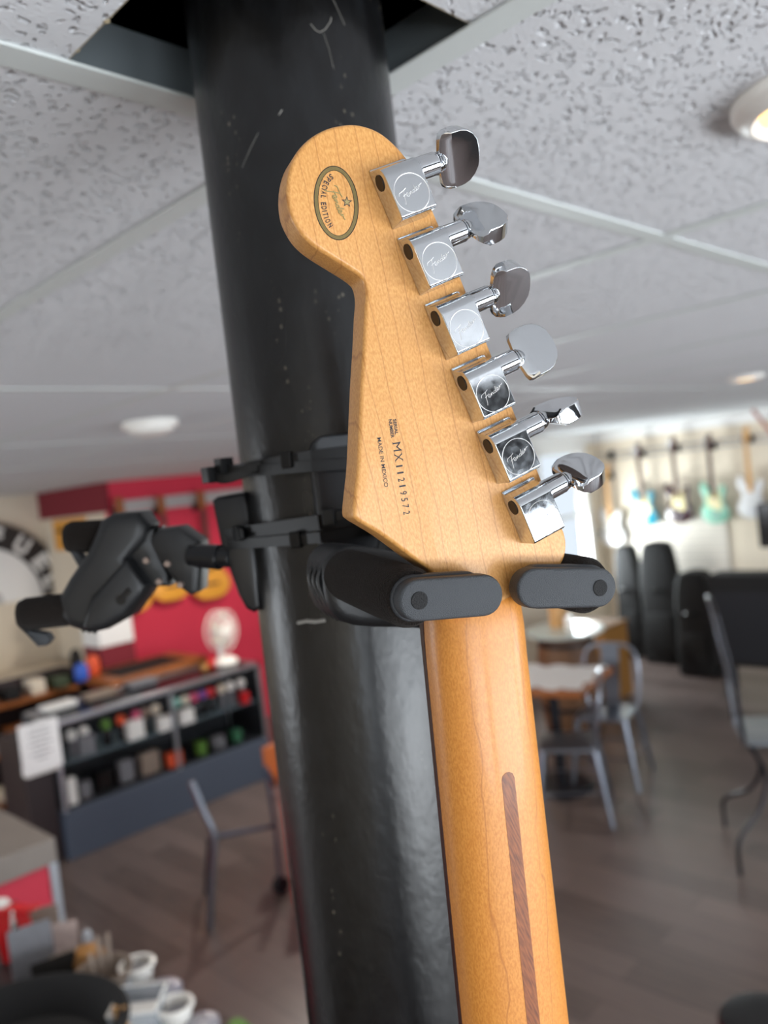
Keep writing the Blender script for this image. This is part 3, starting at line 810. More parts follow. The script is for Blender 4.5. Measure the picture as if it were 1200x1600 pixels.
sw = finish(rounded_prism(B(), P, z0, z1, .004, 2), 'swivel_block', M['plastic'], h2)
P = outline([(184, 858), (200, 838), (241, 824), (238, 846), (262, 898), (262, 916), (232, 918), (206, 880)], .51)
nb = finish(rounded_prism(B(), P, z0, z1, .004, 2), 'collar_block', M['plastic'], h2)
bm = B()
for a, b_ in ((228, 876), (261, 881), (248, 909), (281, 914)):
    p = hl(a, b_, .495); e_ = Vector((0, 0, HZ))
    cyl(bm, p - e_ * .003, p + e_ * .0006, .0021, .0019, 16)
finish(bm, 'screw', mat('dull_screw', '8C7C74', .45, .7), h2, bevel=.0004)
# yoke, tilted away: an L-shaped slab with rounded lower end
P = outline([(162, 812), (180, 801), (222, 798), (238, 818), (232, 845), (206, 872), (238, 912), (232, 926), (205, 962), (170, 982), (142, 988), (112, 978), (98, 962), (96, 930), (112, 902), (140, 862), (156, 828)], .514)
z0, z1 = Z(-.014, .021)
yk2 = finish(rounded_prism(B(), P, z0, z1, .008, 4), 'yoke', M['plastic'], h2)
P = outline([(150, 930), (206, 870), (236, 910), (230, 926), (204, 958), (172, 978), (150, 984), (136, 976)], .514)
z0, z1 = Z(.016, .025)
finish(rounded_prism(B(), P, z0, z1, .005, 3), 'yoke_face', M['plastic'], yk2)
bm = B(); p = hl(180, 941, .49); p.z = .0247 * HZ
cyl(bm, p - Vector((0, 0, .002 * HZ)), p + Vector((0, 0, .0012 * HZ)), .0032, seg=20)
q = hl(194, 924, .49); q.z = p.z; tube(bm, [p, q], .0019, 10)
finish(bm, 'keyhole', M['void'], yk2)
bm = B()
for k in range(3):
    a, b_ = hl(106 + 9 * k, 965 + 6 * k, .50), hl(122 + 9 * k, 992 + 1 * k, .50)
    a.z = b_.z = .016 * HZ; tube(bm, [a, b_], .0013, 8)
finish(bm, 'grip_rib', M['plastic'], yk2)
for (A0, A1, gate, dz) in (((165, 838), (90, 842), [(96, 856), (110, 862), (136, 884), (140, 896), (128, 898), (112, 886)], -.002), ((112, 952), (26, 962), [(24, 972), (40, 984), (72, 990), (78, 1000), (70, 1009), (58, 1010)], .009)):
    a = hl(*A0, .514); b_ = hl(*A1, .514); a.z = b_.z = dz * HZ
    bm = B(); d = b_ - a; tube(bm, [a, a + d * .1, a + d * .85, a + d * .97, b_], [.0101, .0104, .0104, .0088, .006], 28)
    finish(bm, 'foam_sleeve', M['foam'], h2, sharp=60)
    P = outline(gate, .514); zz = Z(dz - .005, dz + .005)
    finish(rounded_prism(B(), P, zz[0], zz[1], .0015, 2), 'end_bar', M['rubber'], h2)

# cable ties around column and plates: convex hull of the column circle and the plate corners
def hull(pts):
    pts = sorted(set((round(p[0], 6), round(p[1], 6)) for p in pts))
    def half(ps):
        o = []
        for p in ps:
            while len(o) > 1 and (o[-1][0] - o[-2][0]) * (p[1] - o[-2][1]) - (o[-1][1] - o[-2][1]) * (p[0] - o[-2][0]) <= 0: o.pop()
            o.append(p)
        return o[:-1]
    return half(pts) + half(pts[::-1])
base_pts = [(PC.x + (PR + .001) * math.cos(2 * PI * k / 60), PC.y + (PR + .001) * math.sin(2 * PI * k / 60)) for k in range(60)]
fp = [pc + th * s_ * .0365 + nh * .0072 for s_ in (-1, 1)]
sp_ = [hc + lf * .010 - fw_h * s_ * .024 for s_ in (-1, 1)]
hp_ = hull(base_pts + [(p.x, p.y) for p in fp] + [(p.x, p.y) for p in sp_])
# densify
def dens(h, st=.006):
    o = []
    for i in range(len(h)):
        a, b_ = Vector(h[i]), Vector(h[(i + 1) % len(h)]); k = max(1, int((b_ - a).length / st))
        for q in range(k): o.append(a + (b_ - a) * q / k)
    return o
hp2 = dens(hp_)
def tie(z, tilt, label, heads, w=.0060, grow=0):
    t = thing('cable_tie', label, 'cable tie', (PC.x, PC.y, z), group='cable ties on the column')
    pts = [Vector((p.x - PC.x, p.y - PC.y, 0)) for p in hp2]
    pts = [p * (1 + (.0012 + grow) / p.length) + Vector((0, 0, p.dot(lf) * tilt)) for p in pts]
    bm = B(); tube(bm, pts, 0, closed=True, flat=(w, .0016), upv=(0, 0, 1)); finish(bm, 'strap', M['tie'], t, sharp=20)
    for px in heads:
        # find the strap point nearest this image column on the visible side
        best = None
        for p in pts:
            wp_ = p + Vector((PC.x, PC.y, z)); d = wp_ - Vector((0, 0, H)); 
            if (p.normalized()).dot(-fw_h) < -.15: continue
            x_ = 600 + FPX * d.dot(RT) / d.dot(FW)
            if best is None or abs(x_ - px) < best[0]: best = (abs(x_ - px), p)
        p = best[1]; nn = Vector((p.x, p.y, 0)).normalized(); tn = Vector((0, 0, 1)).cross(nn)
        R_ = frame((0, 0, 0), tn, nn, Vector((0, 0, 1))).to_3x3()
        bm = B(); box(bm, p + nn * .0025, (.0068, .0050, .0092), R_); box(bm, p + nn * .003 + tn * .006, (.005, .0026, .0064), R_)
        finish(bm, 'ratchet_head', M['tie'], t, bevel=.0009)
    return t
tie(2.1685, -.02, 'upper black cable tie with two ratchet heads around the column', [452, 350])
tie(2.1625, .05, 'sagging black cable tie just under the top one', [338], grow=.0014)
tie(2.1315, -.03, 'black cable tie around the column crossing the left plate, head at its edge', [375], grow=.0004)
tie(2.1245, -.02, 'lowest black cable tie around the column, head beside the foam arm', [470], grow=.0010)
tie(2.1350, -.06, 'thin black cable tie with its head against the front plate', [518], w=.004, grow=.0016)
for k, (a, b_, c_) in enumerate((((392, 735), (352, 748), (330, 742)), ((420, 722), (372, 736), (350, 728)))):
    bm = B(); tube(bm, smoothpath([GD(*a, .470), GD(*b_, .470), GD(*c_, .474)], 6), 0, flat=(.0056, .0015), upv=(0, 0, 1))
    e_ = GD(*c_, .474); box(bm, e_, (.009, .007, .009))
    tag(finish(bm, 'cable_tie_tail', M['tie'], bevel=.0005), ['stubby cable tie end jutting left over the empty hanger plate', 'cut cable tie tail lying along the upper strap'][k], 'cable tie')

# ================================================================== CEILING LAMPS
def lathe_thing(name, prof, m, t, seg=48): return finish(lathe(B(), prof, seg=seg), name, m, t)
def downlight(c, label, r=.077):
    t = thing('downlight', label, 'ceiling light', c, group='round downlights')
    lathe_thing('trim_ring', [(r, .004), (r, -.004), (r * .93, -.012), (r * .80, -.016), (r * .72, -.010), (r * .70, .003)], M['white_pl'], t)
    l_ = bpy.data.lights.new('downlight_bulb', 'SPOT'); l_.energy = 45; l_.color = (1, .80, .58); l_.spot_size = math.radians(110); l_.spot_blend = .6; l_.shadow_soft_size = .05
    lo = bpy.data.objects.new('downlight_bulb', l_); C.objects.link(lo); lo.location = (c[0], c[1], CEIL - .03)
    o = lathe_thing('lens', [(r * .72, .002), (r * .70, -.010), (r * .4, -.014), (0.0001, -.015)], M['warm'], t); o['label'] = 'glowing warm lens'
    return t
c = GZ(1153, 165, CEIL - .004); c = c + Vector((RT.x, RT.y, 0)).normalized() * .077; downlight(Vector((c.x, c.y, CEIL)), 'round white downlight cut by the right edge of the photo')
c = GZ(1165, 592, CEIL - .01); downlight(Vector((c.x, c.y, CEIL)), 'distant round downlight glowing warm on the ceiling at right')
c = GZ(235, 668, CEIL - .02)
def disc_lamp(x, y, label, watts):
    t = thing('ceiling_lamp', label, 'ceiling light', (x, y, CEIL))
    lathe_thing('base', [(.085, 0), (.087, -.008), (.086, -.020), (.07, -.022)], M['white_pl'], t); lathe_thing('cover', [(.074, -.020), (.066, -.034), (.04, -.044), (.0001, -.046)], M['white_pl'], t)
    l_ = bpy.data.lights.new('disc_lamp_light', 'SPOT'); l_.energy = watts; l_.color = (1, .93, .84); l_.spot_size = math.radians(172); l_.spot_blend = .35; l_.shadow_soft_size = .07
    lo = bpy.data.objects.new('disc_lamp_light', l_); C.objects.link(lo); lo.location = (x, y, CEIL - .055)
disc_lamp(c.x, c.y, 'flat white disc lamp on the ceiling above the red wall', 50)
disc_lamp(3.6, 4.6, 'unseen disc lamp added behind the black column to brighten the red wall', 220)  # added lamp, out of view, lifting the red wall and display case

# ================================================================== RIGHT WALL: ELECTRIC GUITARS
def sbody(s=1):
    pts = [(0.00, .335), (.045, .345), (.085, .395), (.125, .400), (.140, .355), (.118, .29), (.105, .24), (.12, .18), (.155, .11), (.155, .045), (.11, -.01), (.03, -.03), (-.06, -.025), (-.135, .02), (-.16, .09), (-.145, .16), (-.112, .215), (-.108, .27), (-.135, .325), (-.15, .40), (-.125, .455), (-.095, .455), (-.065, .395), (-.03, .345)]
    return [(p.x, p.y) for p in smoothpath([(a * s, b_ * s, 0) for a, b_ in pts], 4, closed=True)]
WR = frame((0, 0, 0), Vector((0, -1, 0)), Vector((0, 0, 1)), Vector((-1, 0, 0)))   # local x along wall (-y), y up, z into the room
def hung_electric(y, ztop, label, bodym, pg, neckm, scale=.88):
    base = ztop - 1.0 * scale - .02
    t = thing('electric_guitar', label, 'guitar', (XR - .10, y, base), group='electric guitars on the right wall')
    mt = WR @ Matrix.Scale(scale, 4)
    finish(rounded_prism(B(), sbody(), -.02, .022, .006, 2, mt), 'body', bodym, t)
    pgp = [(-.02, .345), (.04, .35), (.075, .33), (.07, .26), (.085, .17), (.06, .12), (-.01, .14), (-.07, .17), (-.075, .25), (-.06, .30)]
    finish(prism(B(), [(p.x, p.y) for p in smoothpath([(a, b_, 0) for a, b_ in pgp], 3, closed=True)], .0225, .025, mt), 'pickguard', pg, t)
    bm = B(); prism(bm, [(-.027, .27), (.027, .27), (.021, .83), (-.021, .83)], .020, .038, mt); finish(bm, 'neck', neckm, t)
    hd = [(-.02, .825), (.02, .825), (.045, .86), (.042, .90), (.035, .93), (.052, .985), (.030, 1.015), (-.005, 1.0), (-.028, .95), (-.032, .88)]
    finish(prism(B(), hd, .012, .027, mt), 'headstock', M['mapleplain'] if neckm is M['mapleplain'] else neckm, t)
    for k in range(3):
        bm = prism(B(), [(-.035, .295 - .065 * k), (.035, .305 - .065 * k), (.035, .288 - .065 * k), (-.035, .278 - .065 * k)], .025, .031, mt); finish(bm, 'pickup', M['wht_pg'], t)
    bm = B(); prism(bm, [(-.035, .075), (.035, .075), (.035, .045), (-.035, .045)], .022, .034, mt); finish(bm, 'bridge', M['alu'], t)
    bm = B()
    for k in range(6):
        cyl(bm, mt @ Vector((-.033, .865 + .022 * k, .018)), mt @ Vector((-.055, .868 + .022 * k, .018)), .006 * scale, seg=8)
    finish(bm, 'tuner', M['alu'], t)
    hk = thing('wall_hanger', label.split(' electric')[0] + ' guitar held by this black wall hook', 'wall hook', (XR, y, base + .85 * scale), group='black wall hooks for electric guitars')
    bm = B(); bx(bm, -.02, 0, -.03, .03, -.03, .05); finish(bm, 'back_plate', M['blackgl'], hk, bevel=.004)
    bm = B(); cyl(bm, (0, 0, 0), (-.10, 0, 0), .008, seg=12)
    for s_ in (-1, 1): tube(bm, [(-.09, 0, -.005), (-.09, .032 * s_, 0), (-.13, .034 * s_, 0), (-.14, .034 * s_, .012)], .007, 8)
    finish(bm, 'prong', M['blackgl'], hk)
gts = [(910, 722, 'dark red and white electric guitar hung leftmost on the right wall', M['burg'], M['wht_pg'], M['mapleplain']),
       (946, 724, 'white electric guitar hung second from the left on the right wall', M['offwhite'], M['wht_pg'], M['mapleplain']),
       (996, 690, 'teal blue electric guitar with cream pickguard on the right wall', M['teal'], M['pickg'], M['darkneck']),
       (1050, 680, 'dark burgundy electric guitar between the teal and the seafoam one', M['burg'], M['pickg'], M['darkneck']),
       (1106, 676, 'seafoam green electric guitar with cream pickguard on the right wall', M['mint'], M['pickg'], M['darkneck']),
       (1164, 664, 'white electric guitar with pale neck hung rightmost on the wall', M['offwhite'], M['offwhite'], M['mapleplain'])]
for px, py, lb, a, b_, c_ in gts:
    p = GX(px, py, XR - .1); hung_electric(p.y, min(p.z, 2.33), lb, a, b_, c_)
bm = B()
for z in (2.17, 2.11): tube(bm, [(XR - .012, 4.9, z), (XR - .012, 1.5, z)], .008, 6)
tag(finish(bm, 'hanging_rail', M['alu']), 'thin grey double rail behind the guitar heads on the right wall', 'rail')
p = GX(953, 712, XR - .05)
hk = B(); bx(hk, -.02, 0, -.03, .03, -.04, .05); tube(hk, [(-.01, 0, 0), (-.08, 0, 0)], .02, 10); o = finish(hk, 'wall_hanger', M['blackgl']); o.location = (XR, p.y, p.z); tag(o, 'empty black wall hook left of the teal guitar', 'wall hook')
# slatwall panel
a = GX(975, 830, XR); b_ = GX(1137, 830, XR)
t = bx(B(), XR - .02, XR - .001, b_.y, a.y, .55, 1.42); tag(finish(t, 'slatwall_panel', M['slat'], smooth=False), 'cream slatwall panel below the hung electric guitars', 'wall panel')
# television and pipe
a = GX(1183, 800, XR - .5)
t = thing('television', 'black flat screen cut by the right edge of the photo', 'television', (XR - .5, a.y - .35, 1.13))
finish(rounded_prism(B(), rrect(-.35, .35, 0, .42, .01), -.02, .02, .004, 2, WR), 'casing', M['blackgl'], t)
finish(prism(B(), rrect(-.335, .335, .015, .405, .004), .0201, .0212, WR), 'screen', mat('screen_black', '0A0C10', .12), t)
bm = B(); cyl(bm, (0, 0, -.55), (0, 0, .0), .02); cyl(bm, (0, 0, -1.13), (0, 0, -1.11), .2, seg=32); cyl(bm, (0, 0, -1.11), (0, 0, -.5), .018); finish(bm, 'stand', M['iron'], t)
bm = B(); cyl(bm, GX(1176, 640, XR - .6), GX(1235, 715, XR - .6), .018, seg=12)
tag(finish(bm, 'red_pole', mat('dull_red_metal', 'A86A60', .5)), 'thin dull red rod slanting down at the far right', 'rod')

# black gig bags along the right wall
def gig(px0, px1, pyt, X, label, lean=0, depth=.16):
    a = GX(px0, 950, X); b_ = GX(px1, 950, X); top = GX((px0 + px1) / 2, pyt, X).z; w = abs(a.y - b_.y); cy = (a.y + b_.y) / 2
    t = thing('gig_bag', label, 'guitar bag', (X, cy, 0), group='black guitar bags by the right wall')
    h = top; pr = [(-w * .42, .0), (w * .42, .0), (w * .5, .10), (w * .49, h * .32), (w * .44, h * .5), (w * .46, h * .62), (w * .42, h * .78), (w * .34, h * .94), (w * .2, h), (-w * .2, h), (-w * .34, h * .94), (-w * .42, h * .78), (-w * .46, h * .62), (-w * .44, h * .5), (-w * .49, h * .32), (-w * .5, .10)]
    P = [(p.x, max(p.y, 0)) for p in smoothpath([(x, y, 0) for x, y in pr], 3, closed=True)]
    finish(rounded_prism(B(), P, -depth / 2, depth / 2, .03, 3, WR), 'shell', M['black'], t)
    finish(rounded_prism(B(), rrect(-w * .34, w * .34, .12, h * .42, .05), depth / 2 - .01, depth / 2 + .025, .01, 2, WR), 'front_pocket', M['black'], t)
    bm = B(); tube(bm, smoothpath([WR @ Vector((-.05, h * .60, depth / 2)), WR @ Vector((-.04, h * .62, depth / 2 + .05)), WR @ Vector((.04, h * .62, depth / 2 + .05)), WR @ Vector((.05, h * .60, depth / 2))], 4), .012, 8)
    finish(bm, 'handle', M['blackgl'], t)
    return t
gig(968, 1008, 852, 7.95, 'slim black guitar bag standing leftmost under the teal guitar')
gig(1006, 1068, 846, 7.75, 'tall black guitar bag second from the left')
gig(1060, 1120, 892, 7.45, 'broad black guitar bag leaning in the middle of the row', depth=.25)
# dark amplifier rack at the right
a = GX(1112, 895, 7.0); b_ = GX(1260, 895, 7.0)
t = thing('amplifier_cabinet', 'wide dark amplifier cabinet on legs behind the iron bar stool', 'amplifier', (7.0, (a.y + b_.y) / 2, 0)); w = abs(a.y - b_.y) / 2; ht = a.z
finish(rounded_prism(B(), rrect(-w, w, .26, ht, .03), -.15, .15, .01, 2, WR), 'cabinet', M['black'], t)
finish(prism(B(), rrect(-w + .04, w - .04, .30, ht - .14, .02), .1505, .153, WR), 'grille', mat('grille_cloth', '1C1E24', .8, bump=.5), t)
for s_ in (-1, 1):
    for d_ in (-.1, .1):
        bm = B(); cyl(bm, (d_, s_ * (w - .08), 0), (d_, s_ * (w - .08), .27), .02, seg=12); finish(bm, 'leg', M['iron'], t)

# ================================================================== TABLE, CHAIRS, BARREL
tp = [GZ(938, 1058, .75), GZ(872, 1028, .75), GZ(800, 1058, .75), GZ(852, 1100, .75)]
cx_ = sum((p for p in tp), Vector()) / 4 + Vector((.04, .05, 0))
tw = thing('cafe_table', 'square wooden cafe table under a white cloth beside steel chairs', 'table', (cx_.x, cx_.y, 0), math.radians(12))
bm = B(); bx(bm, -.32, .32, -.32, .32, .70, .735); finish(bm, 'tabletop', M['brownwood'], tw, bevel=.004)
bm = B(); cyl(bm, (0, 0, .03), (0, 0, .70), .035); finish(bm, 'pedestal', M['iron'], tw)
bm = B(); cyl(bm, (0, 0, 0), (0, 0, .03), .22, .18, 40); finish(bm, 'foot', M['iron'], tw)
bm = B(); N_ = 18; gv = []
for i in range(N_ + 1):
    row = []
    for j in range(N_ + 1):
        x = -.29 + .58 * i / N_; y = -.29 + .58 * j / N_
        row.append(bm.verts.new((x * (1 + .06 * math.sin(j * 1.3)), y * (1 + .06 * math.sin(i * 1.1)), .739 + .006 * (1 + math.sin(i * 1.7 + j * .9)) + .004 * math.sin(j * 2.3))))
    gv.append(row)
for i in range(N_):
    for j in range(N_): bm.faces.new((gv[i][j], gv[i + 1][j], gv[i + 1][j + 1], gv[i][j + 1]))
bmesh.ops.solidify(bm, geom=bm.faces[:], thickness=.004)
o = finish(bm, 'tablecloth', M['paper']); o.location = (cx_.x, cx_.y, 0); o.rotation_euler = (0, 0, math.radians(12)); tag(o, 'crumpled white cloth lying on the cafe table', 'tablecloth')

def tolix(loc, rz, label):
    t = thing('metal_chair', label, 'chair', loc, rz, group='grey steel cafe chairs')
    bm = B(); rounded_prism(bm, rrect(-.18, .18, -.18, .18, .05), .435, .455, .008, 3); finish(bm, 'seat', M['steel'], t)
    for sx in (-1, 1):
        for sy in (-1, 1):
            bm = B(); tube(bm, [(sx * .155, sy * .155, .44), (sx * .215, sy * .215, .0)], [.024, .013], 8); finish(bm, 'leg', M['steel'], t)
    bm = B(); tube(bm, smoothpath([(-.165, .16, .44), (-.185, .19, .62), (-.175, .215, .78), (-.10, .225, .85), (.10, .225, .85), (.175, .215, .78), (.185, .19, .62), (.165, .16, .44)], 5), .013, 10); finish(bm, 'back_frame', M['steel'], t)
    bm = B()
    P = [(-.05, .165, .44), (.05, .165, .44), (.065, .226, .845), (-.065, .226, .845)]
    f = bm.faces.new([bm.verts.new(p) for p in P]); bmesh.ops.solidify(bm, geom=[f], thickness=.006); finish(bm, 'splat', M['steel'], t, smooth=False)
    bm = B()
    for s_ in (-1, 1):
        tube(bm, [(s_ * .19, -.19, .20), (s_ * .19, .19, .20)], .006, 6); tube(bm, [(-.19, s_ * .19, .20), (.19, s_ * .19, .20)], .006, 6)
    finish(bm, 'cross_brace', M['steel'], t)
    return t
p = GZ(888, 1158, .45); tolix((p.x, p.y, 0), math.radians(-150), 'grey steel cafe chair nearest the guitar neck')
p = GZ(948, 1112, .45); tolix((p.x, p.y, 0), math.radians(-75), 'grey steel cafe chair with rounded back right of the cloth-covered table')
p = GZ(835, 1040, .45); tolix((p.x - .1, p.y + .3, 0), math.radians(20), 'dark steel cafe chair on the far side of the table')
# barrel table with objects
p = GZ(884, 1000, .86) * 1.07; bt = thing('barrel_table', 'brown barrel table with round glass top behind the cafe table', 'table', (p.x, p.y, 0))
lathe_thing('barrel', [(.20, 0), (.235, .2), (.25, .42), (.235, .64), (.20, .83)], mat('barrel_wood', '6B4B32', .55, noise=.3, nscale=8), bt)
for z in (.08, .28, .56, .76):
    bm = B(); rr = .2 + .05 * math.sin(PI * z / .84) + .002; tube(bm, [(rr * math.cos(2 * PI * k / 32), rr * math.sin(2 * PI * k / 32), z) for k in range(32)], 0, closed=True, flat=(.03, .006), upv=(0, 0, 1)); finish(bm, 'hoop', M['iron'], bt)
lathe_thing('glass_top', [(.30, .832), (.305, .84), (.305, .852), (.30, .858)], mat('pale_glass', 'B9C2BC', .12), bt)
for dx, dy, rr, hh, m, lb in ((-.02, -.06, .035, .10, M['white_pl'], 'white candle jar on the round glass table top'), (.08, .10, .07, .20, M['mapleplain'], 'tan cylinder box at the back of the round glass table top')):
    o = finish(lathe(B(), [(rr, 0), (rr, hh * .9), (rr * .9, hh)], seg=24), 'jar' if hh < .15 else 'cylinder_box', m); o.location = (p.x + dx, p.y + dy, .858); tag(o, lb, 'jar' if hh < .15 else 'box')
# yellow-brown cabinet behind
p = GZ(935, 1075, .0)
p = GX(935, 1000, 6.4); q = GX(970, 1000, 6.4)
t = thing('storage_chest', 'amber wooden chest between the barrel table and the guitar bags', 'chest', (6.4, p.y, 0), 0)
bm = B(); bx(bm, -.2, .2, -.18, .18, 0.02, .66); finish(bm, 'box', M['amber'], t, bevel=.01)
bm = B(); bx(bm, -.21, .21, -.19, .19, .66, .69); finish(bm, 'lid', mat('matt_amber_wood', '7A5428', .85), t, bevel=.005)
bm = B(); tube(bm, [(-.19, -.06, .5), (-.23, -.06, .5), (-.23, .06, .5), (-.19, .06, .5)], .008); finish(bm, 'handle', M['iron'], t)

# iron bar stool at right with scroll legs
fa = Vector((4.41, 1.99, 0)); fb = Vector((3.93, 1.72, 0)); 
ex = (fa - fb).normalized(); ey = Vector((ex.y, -ex.x, 0))
mid = (fa + fb) / 2; ctr = mid + ey * .27
st = thing('bar_stool', 'black iron bar stool with metal plate seat and S-curved legs', 'stool', mw=frame(ctr, ex, -ey, Vector((0, 0, 1))))
for sx in (-1, 1):
    for sy in (-1, 1):
        bm = B(); P = smoothpath([(sx * .16, sy * .16, .63), (sx * .10, sy * .10, .50), (sx * .085, sy * .085, .40), (sx * .14, sy * .14, .28), (sx * .24, sy * .24, .20), (sx * .275, sy * .27, .14), (sx * .275, sy * .27, .01)], 6)
        tube(bm, P, .011, 8); finish(bm, 'leg', M['iron'], st)
bm = B(); rounded_prism(bm, rrect(-.21, .21, -.19, .19, .05), .63, .655, .006, 2); finish(bm, 'seat', mat('grey_seat_plate', '6F757C', .4, .3), st)
bm = B(); prism(bm, rrect(-.19, .19, -.02, .012, .004), .655, 1.32, Matrix.Translation((0, -.18, 0)) @ Matrix.Diagonal((1, 1, 1, 1)))
bm.free()
bm = B()
for x in (-.18, .18): tube(bm, smoothpath([(x, .18, .64), (x, .20, .95), (x * .95, .25, 1.30)], 5), .011, 8)
tube(bm, smoothpath([(-.171, .25, 1.30), (0, .26, 1.36), (.171, .25, 1.30)], 5), .011, 8)
finish(bm, 'back_frame', M['iron'], st)
for k in (-.5, .5):
    bm = B(); tube(bm, smoothpath([(k * .12, .185, .65), (k * .22, .20, .90), (k * .08, .23, 1.10), (k * .2, .255, 1.33)], 6), 0, flat=(.03, .006), upv=(1, 0, 0)); finish(bm, 'back_slat', M['steel'], st)
p = GZ(1200, 1600, .30)
t = thing('round_stool', 'round black seat just entering the bottom right corner', 'stool', (p.x, p.y, 0))
lathe_thing('seat', [(.12, .27), (.145, .28), (.15, .30), (.14, .315), (.10, .32), (.0001, .315)], M['blackgl'], t)
bm = B(); cyl(bm, (0, 0, .02), (0, 0, .28), .02); cyl(bm, (0, 0, 0), (0, 0, .02), .12, seg=32); finish(bm, 'pedestal', M['iron'], t)

# ================================================================== LEFT SIDE: RED WALL
WB = frame((0, 0, 0), Vector((1, 0, 0)), Vector((0, 0, 1)), Vector((0, -1, 0)))   # x right along wall, y up, z into the room
a = GY(172, 787, YB2); b_ = GY(440, 770, YB2)
bm = B(); bx(bm, 3.40, 6.1, YB2 - .02, YB2, 2.14, 2.25); tag(finish(bm, 'slat_rail', M['greyslat'], smooth=False), 'pale grey slat strip across the top of the red wall', 'rail')
def hung_acoustic(px, pyt, pyb, label, sc=.85, back=False):
    p = GY(px, pyt, YB2 - .1); q = GY(px + (pyb - pyt) * .12, pyb, YB2 - .1); sc = (p.z - q.z)
    t = thing('acoustic_guitar', label, 'guitar', (p.x, YB2 - .09, q.z), group='acoustic guitars on the red wall')
    pts = [(0, .0), (.11, .01), (.185, .07), (.20, .15), (.165, .22), (.125, .27), (.12, .31), (.145, .37), (.13, .44), (.07, .475), (0, .48)]
    full = pts + [(-a, b2) for a, b2 in pts[-2:0:-1]]
    mt = WB @ Matrix.Scale(sc, 4)
    P = [(v.x, v.y) for v in smoothpath([(a, b2, 0) for a, b2 in full], 3, closed=True)]
    finish(rounded_prism(B(), P, -.04, .05, .008, 2, mt), 'body', M['honey'], t)
    finish(lathe(B(), [(.05, 0), (.05, .002)], mt @ Matrix.Translation((0, .31, .0502)), 32), 'sound_hole', M['void'], t)
    finish(prism(B(), [(-.07, .125), (.07, .125), (.07, .15), (-.07, .15)], .05, .058, mt), 'bridge', M['darkneck'], t)
    finish(prism(B(), [(-.028, .36), (.028, .36), (.022, .84), (-.022, .84)], .045, .062, mt), 'neck', M['darkneck'], t)
    finish(prism(B(), [(-.022, .84), (.022, .84), (.038, .87), (.034, 1.0), (-.034, 1.0), (-.038, .87)], .030, .050, mt), 'headstock', M['brownwood'], t)
    hk = thing('wall_hanger', 'black hook holding the ' + label.replace(' hung', ''), 'wall hook', (p.x, YB2, q.z + .86 * sc), group='black hooks on the red wall')
    bm = B(); bx(bm, -.03, .03, -.02, 0, -.03, .05); finish(bm, 'back_plate', M['blackgl'], hk, bevel=.004)
    for s_ in (-1, 1): bm = B(); tube(bm, [(0, -.01, 0), (.034 * s_, -.05, 0), (.034 * s_, -.13, .01)], .007, 8); finish(bm, 'prong', M['blackgl'], hk)
    return t
hung_acoustic(183, 778, 958, 'honey acoustic guitar hung leftmost on the red wall')
hung_acoustic(248, 776, 938, 'honey acoustic guitar hung second from left on the red wall')
hung_acoustic(310, 768, 935, 'honey acoustic guitar hung just left of the column')
a = GX(76, 785, 3.33); b_ = GX(126, 785, 3.33)
t = thing('wood_panel', 'pale honey wood panel with dark bar under the dark red strip', 'panel', (3.359, (a.y + b_.y) / 2, 1.86)); w = abs(a.y - b_.y) / 2
bm = B(); bx(bm, -.02, 0, -w, w, .0, .29); finish(bm, 'board', M['honey'], t, bevel=.004)
bm = B(); bx(bm, -.045, -.02, -w * .7, w * .6, .17, .20); finish(bm, 'bar', M['void'], t, bevel=.004)
# white cabinet edge and red box
p = GY(176, 1010, YB2 - .25)
t = thing('wall_cabinet', 'small white and red cabinet at the foot of the red wall', 'cabinet', (p.x, YB2 - .17, 0))
bm = B(); bx(bm, -.14, .16, -.15, .15, 0, p.z + .02); finish(bm, 'case', M['dkred'], t, bevel=.005)
bm = B(); bx(bm, -.14, .16, -.15, .15, p.z + .02, p.z + .22); finish(bm, 'upper_panel', M['white'], t, bevel=.005)

# arched FUEL sign on the cream wall
R_o = abs(GY(96, 925, YL).x - GY(-25, 948, YL).x); sc_ = GY(-25, 948, YL); R_o *= 1.06
t = thing('wall_sign', 'arched dark brown and white sign with FUEL lettering on the cream wall', 'sign', (sc_.x, YL, sc_.z))
def arc(r0, r1, a0, a1, N=40):
    return [(r1 * math.cos(a0 + (a1 - a0) * k / N), r1 * math.sin(a0 + (a1 - a0) * k / N)) for k in range(N + 1)] + [(r0 * math.cos(a1 + (a0 - a1) * k / N), r0 * math.sin(a1 + (a0 - a1) * k / N)) for k in range(N + 1)]
fc = M['white']
finish(prism(B(), arc(.0001, R_o * .70, 0, PI), .0, .02, WB), 'inner_disc', M['white'], t)
finish(prism(B(), arc(R_o * .70, R_o, 0.0, PI), .0, .03, WB), 'outer_ring', mat('sign_brown', '1E1512', .6), t)
finish(prism(B(), arc(R_o, R_o * 1.025, 0.0, PI), .0, .034, WB), 'rim', M['card'], t)
finish(prism(B(), arc(.0001, R_o * .22, 0.0, PI), .02, .024, WB), 'centre_emblem', M['greyslat'], t)
for ch, ad in (('F', 74), ('U', 51), ('E', 29), ('L', 10)):
    a = math.radians(ad); r = R_o * .745; ex_ = Vector((math.sin(a), -math.cos(a), 0)); ey_ = Vector((math.cos(a), math.sin(a), 0))
    m_ = WB @ frame(Vector((r * math.cos(a), r * math.sin(a), .031)) - ex_ * R_o * .10, ex_, ey_, Vector((0, 0, 1)))
    text_obj('sign_letter', ch, M['white'], t, m_, size=R_o * .29, bold=.010, fit=R_o * (.17 if ch != 'L' else .15))
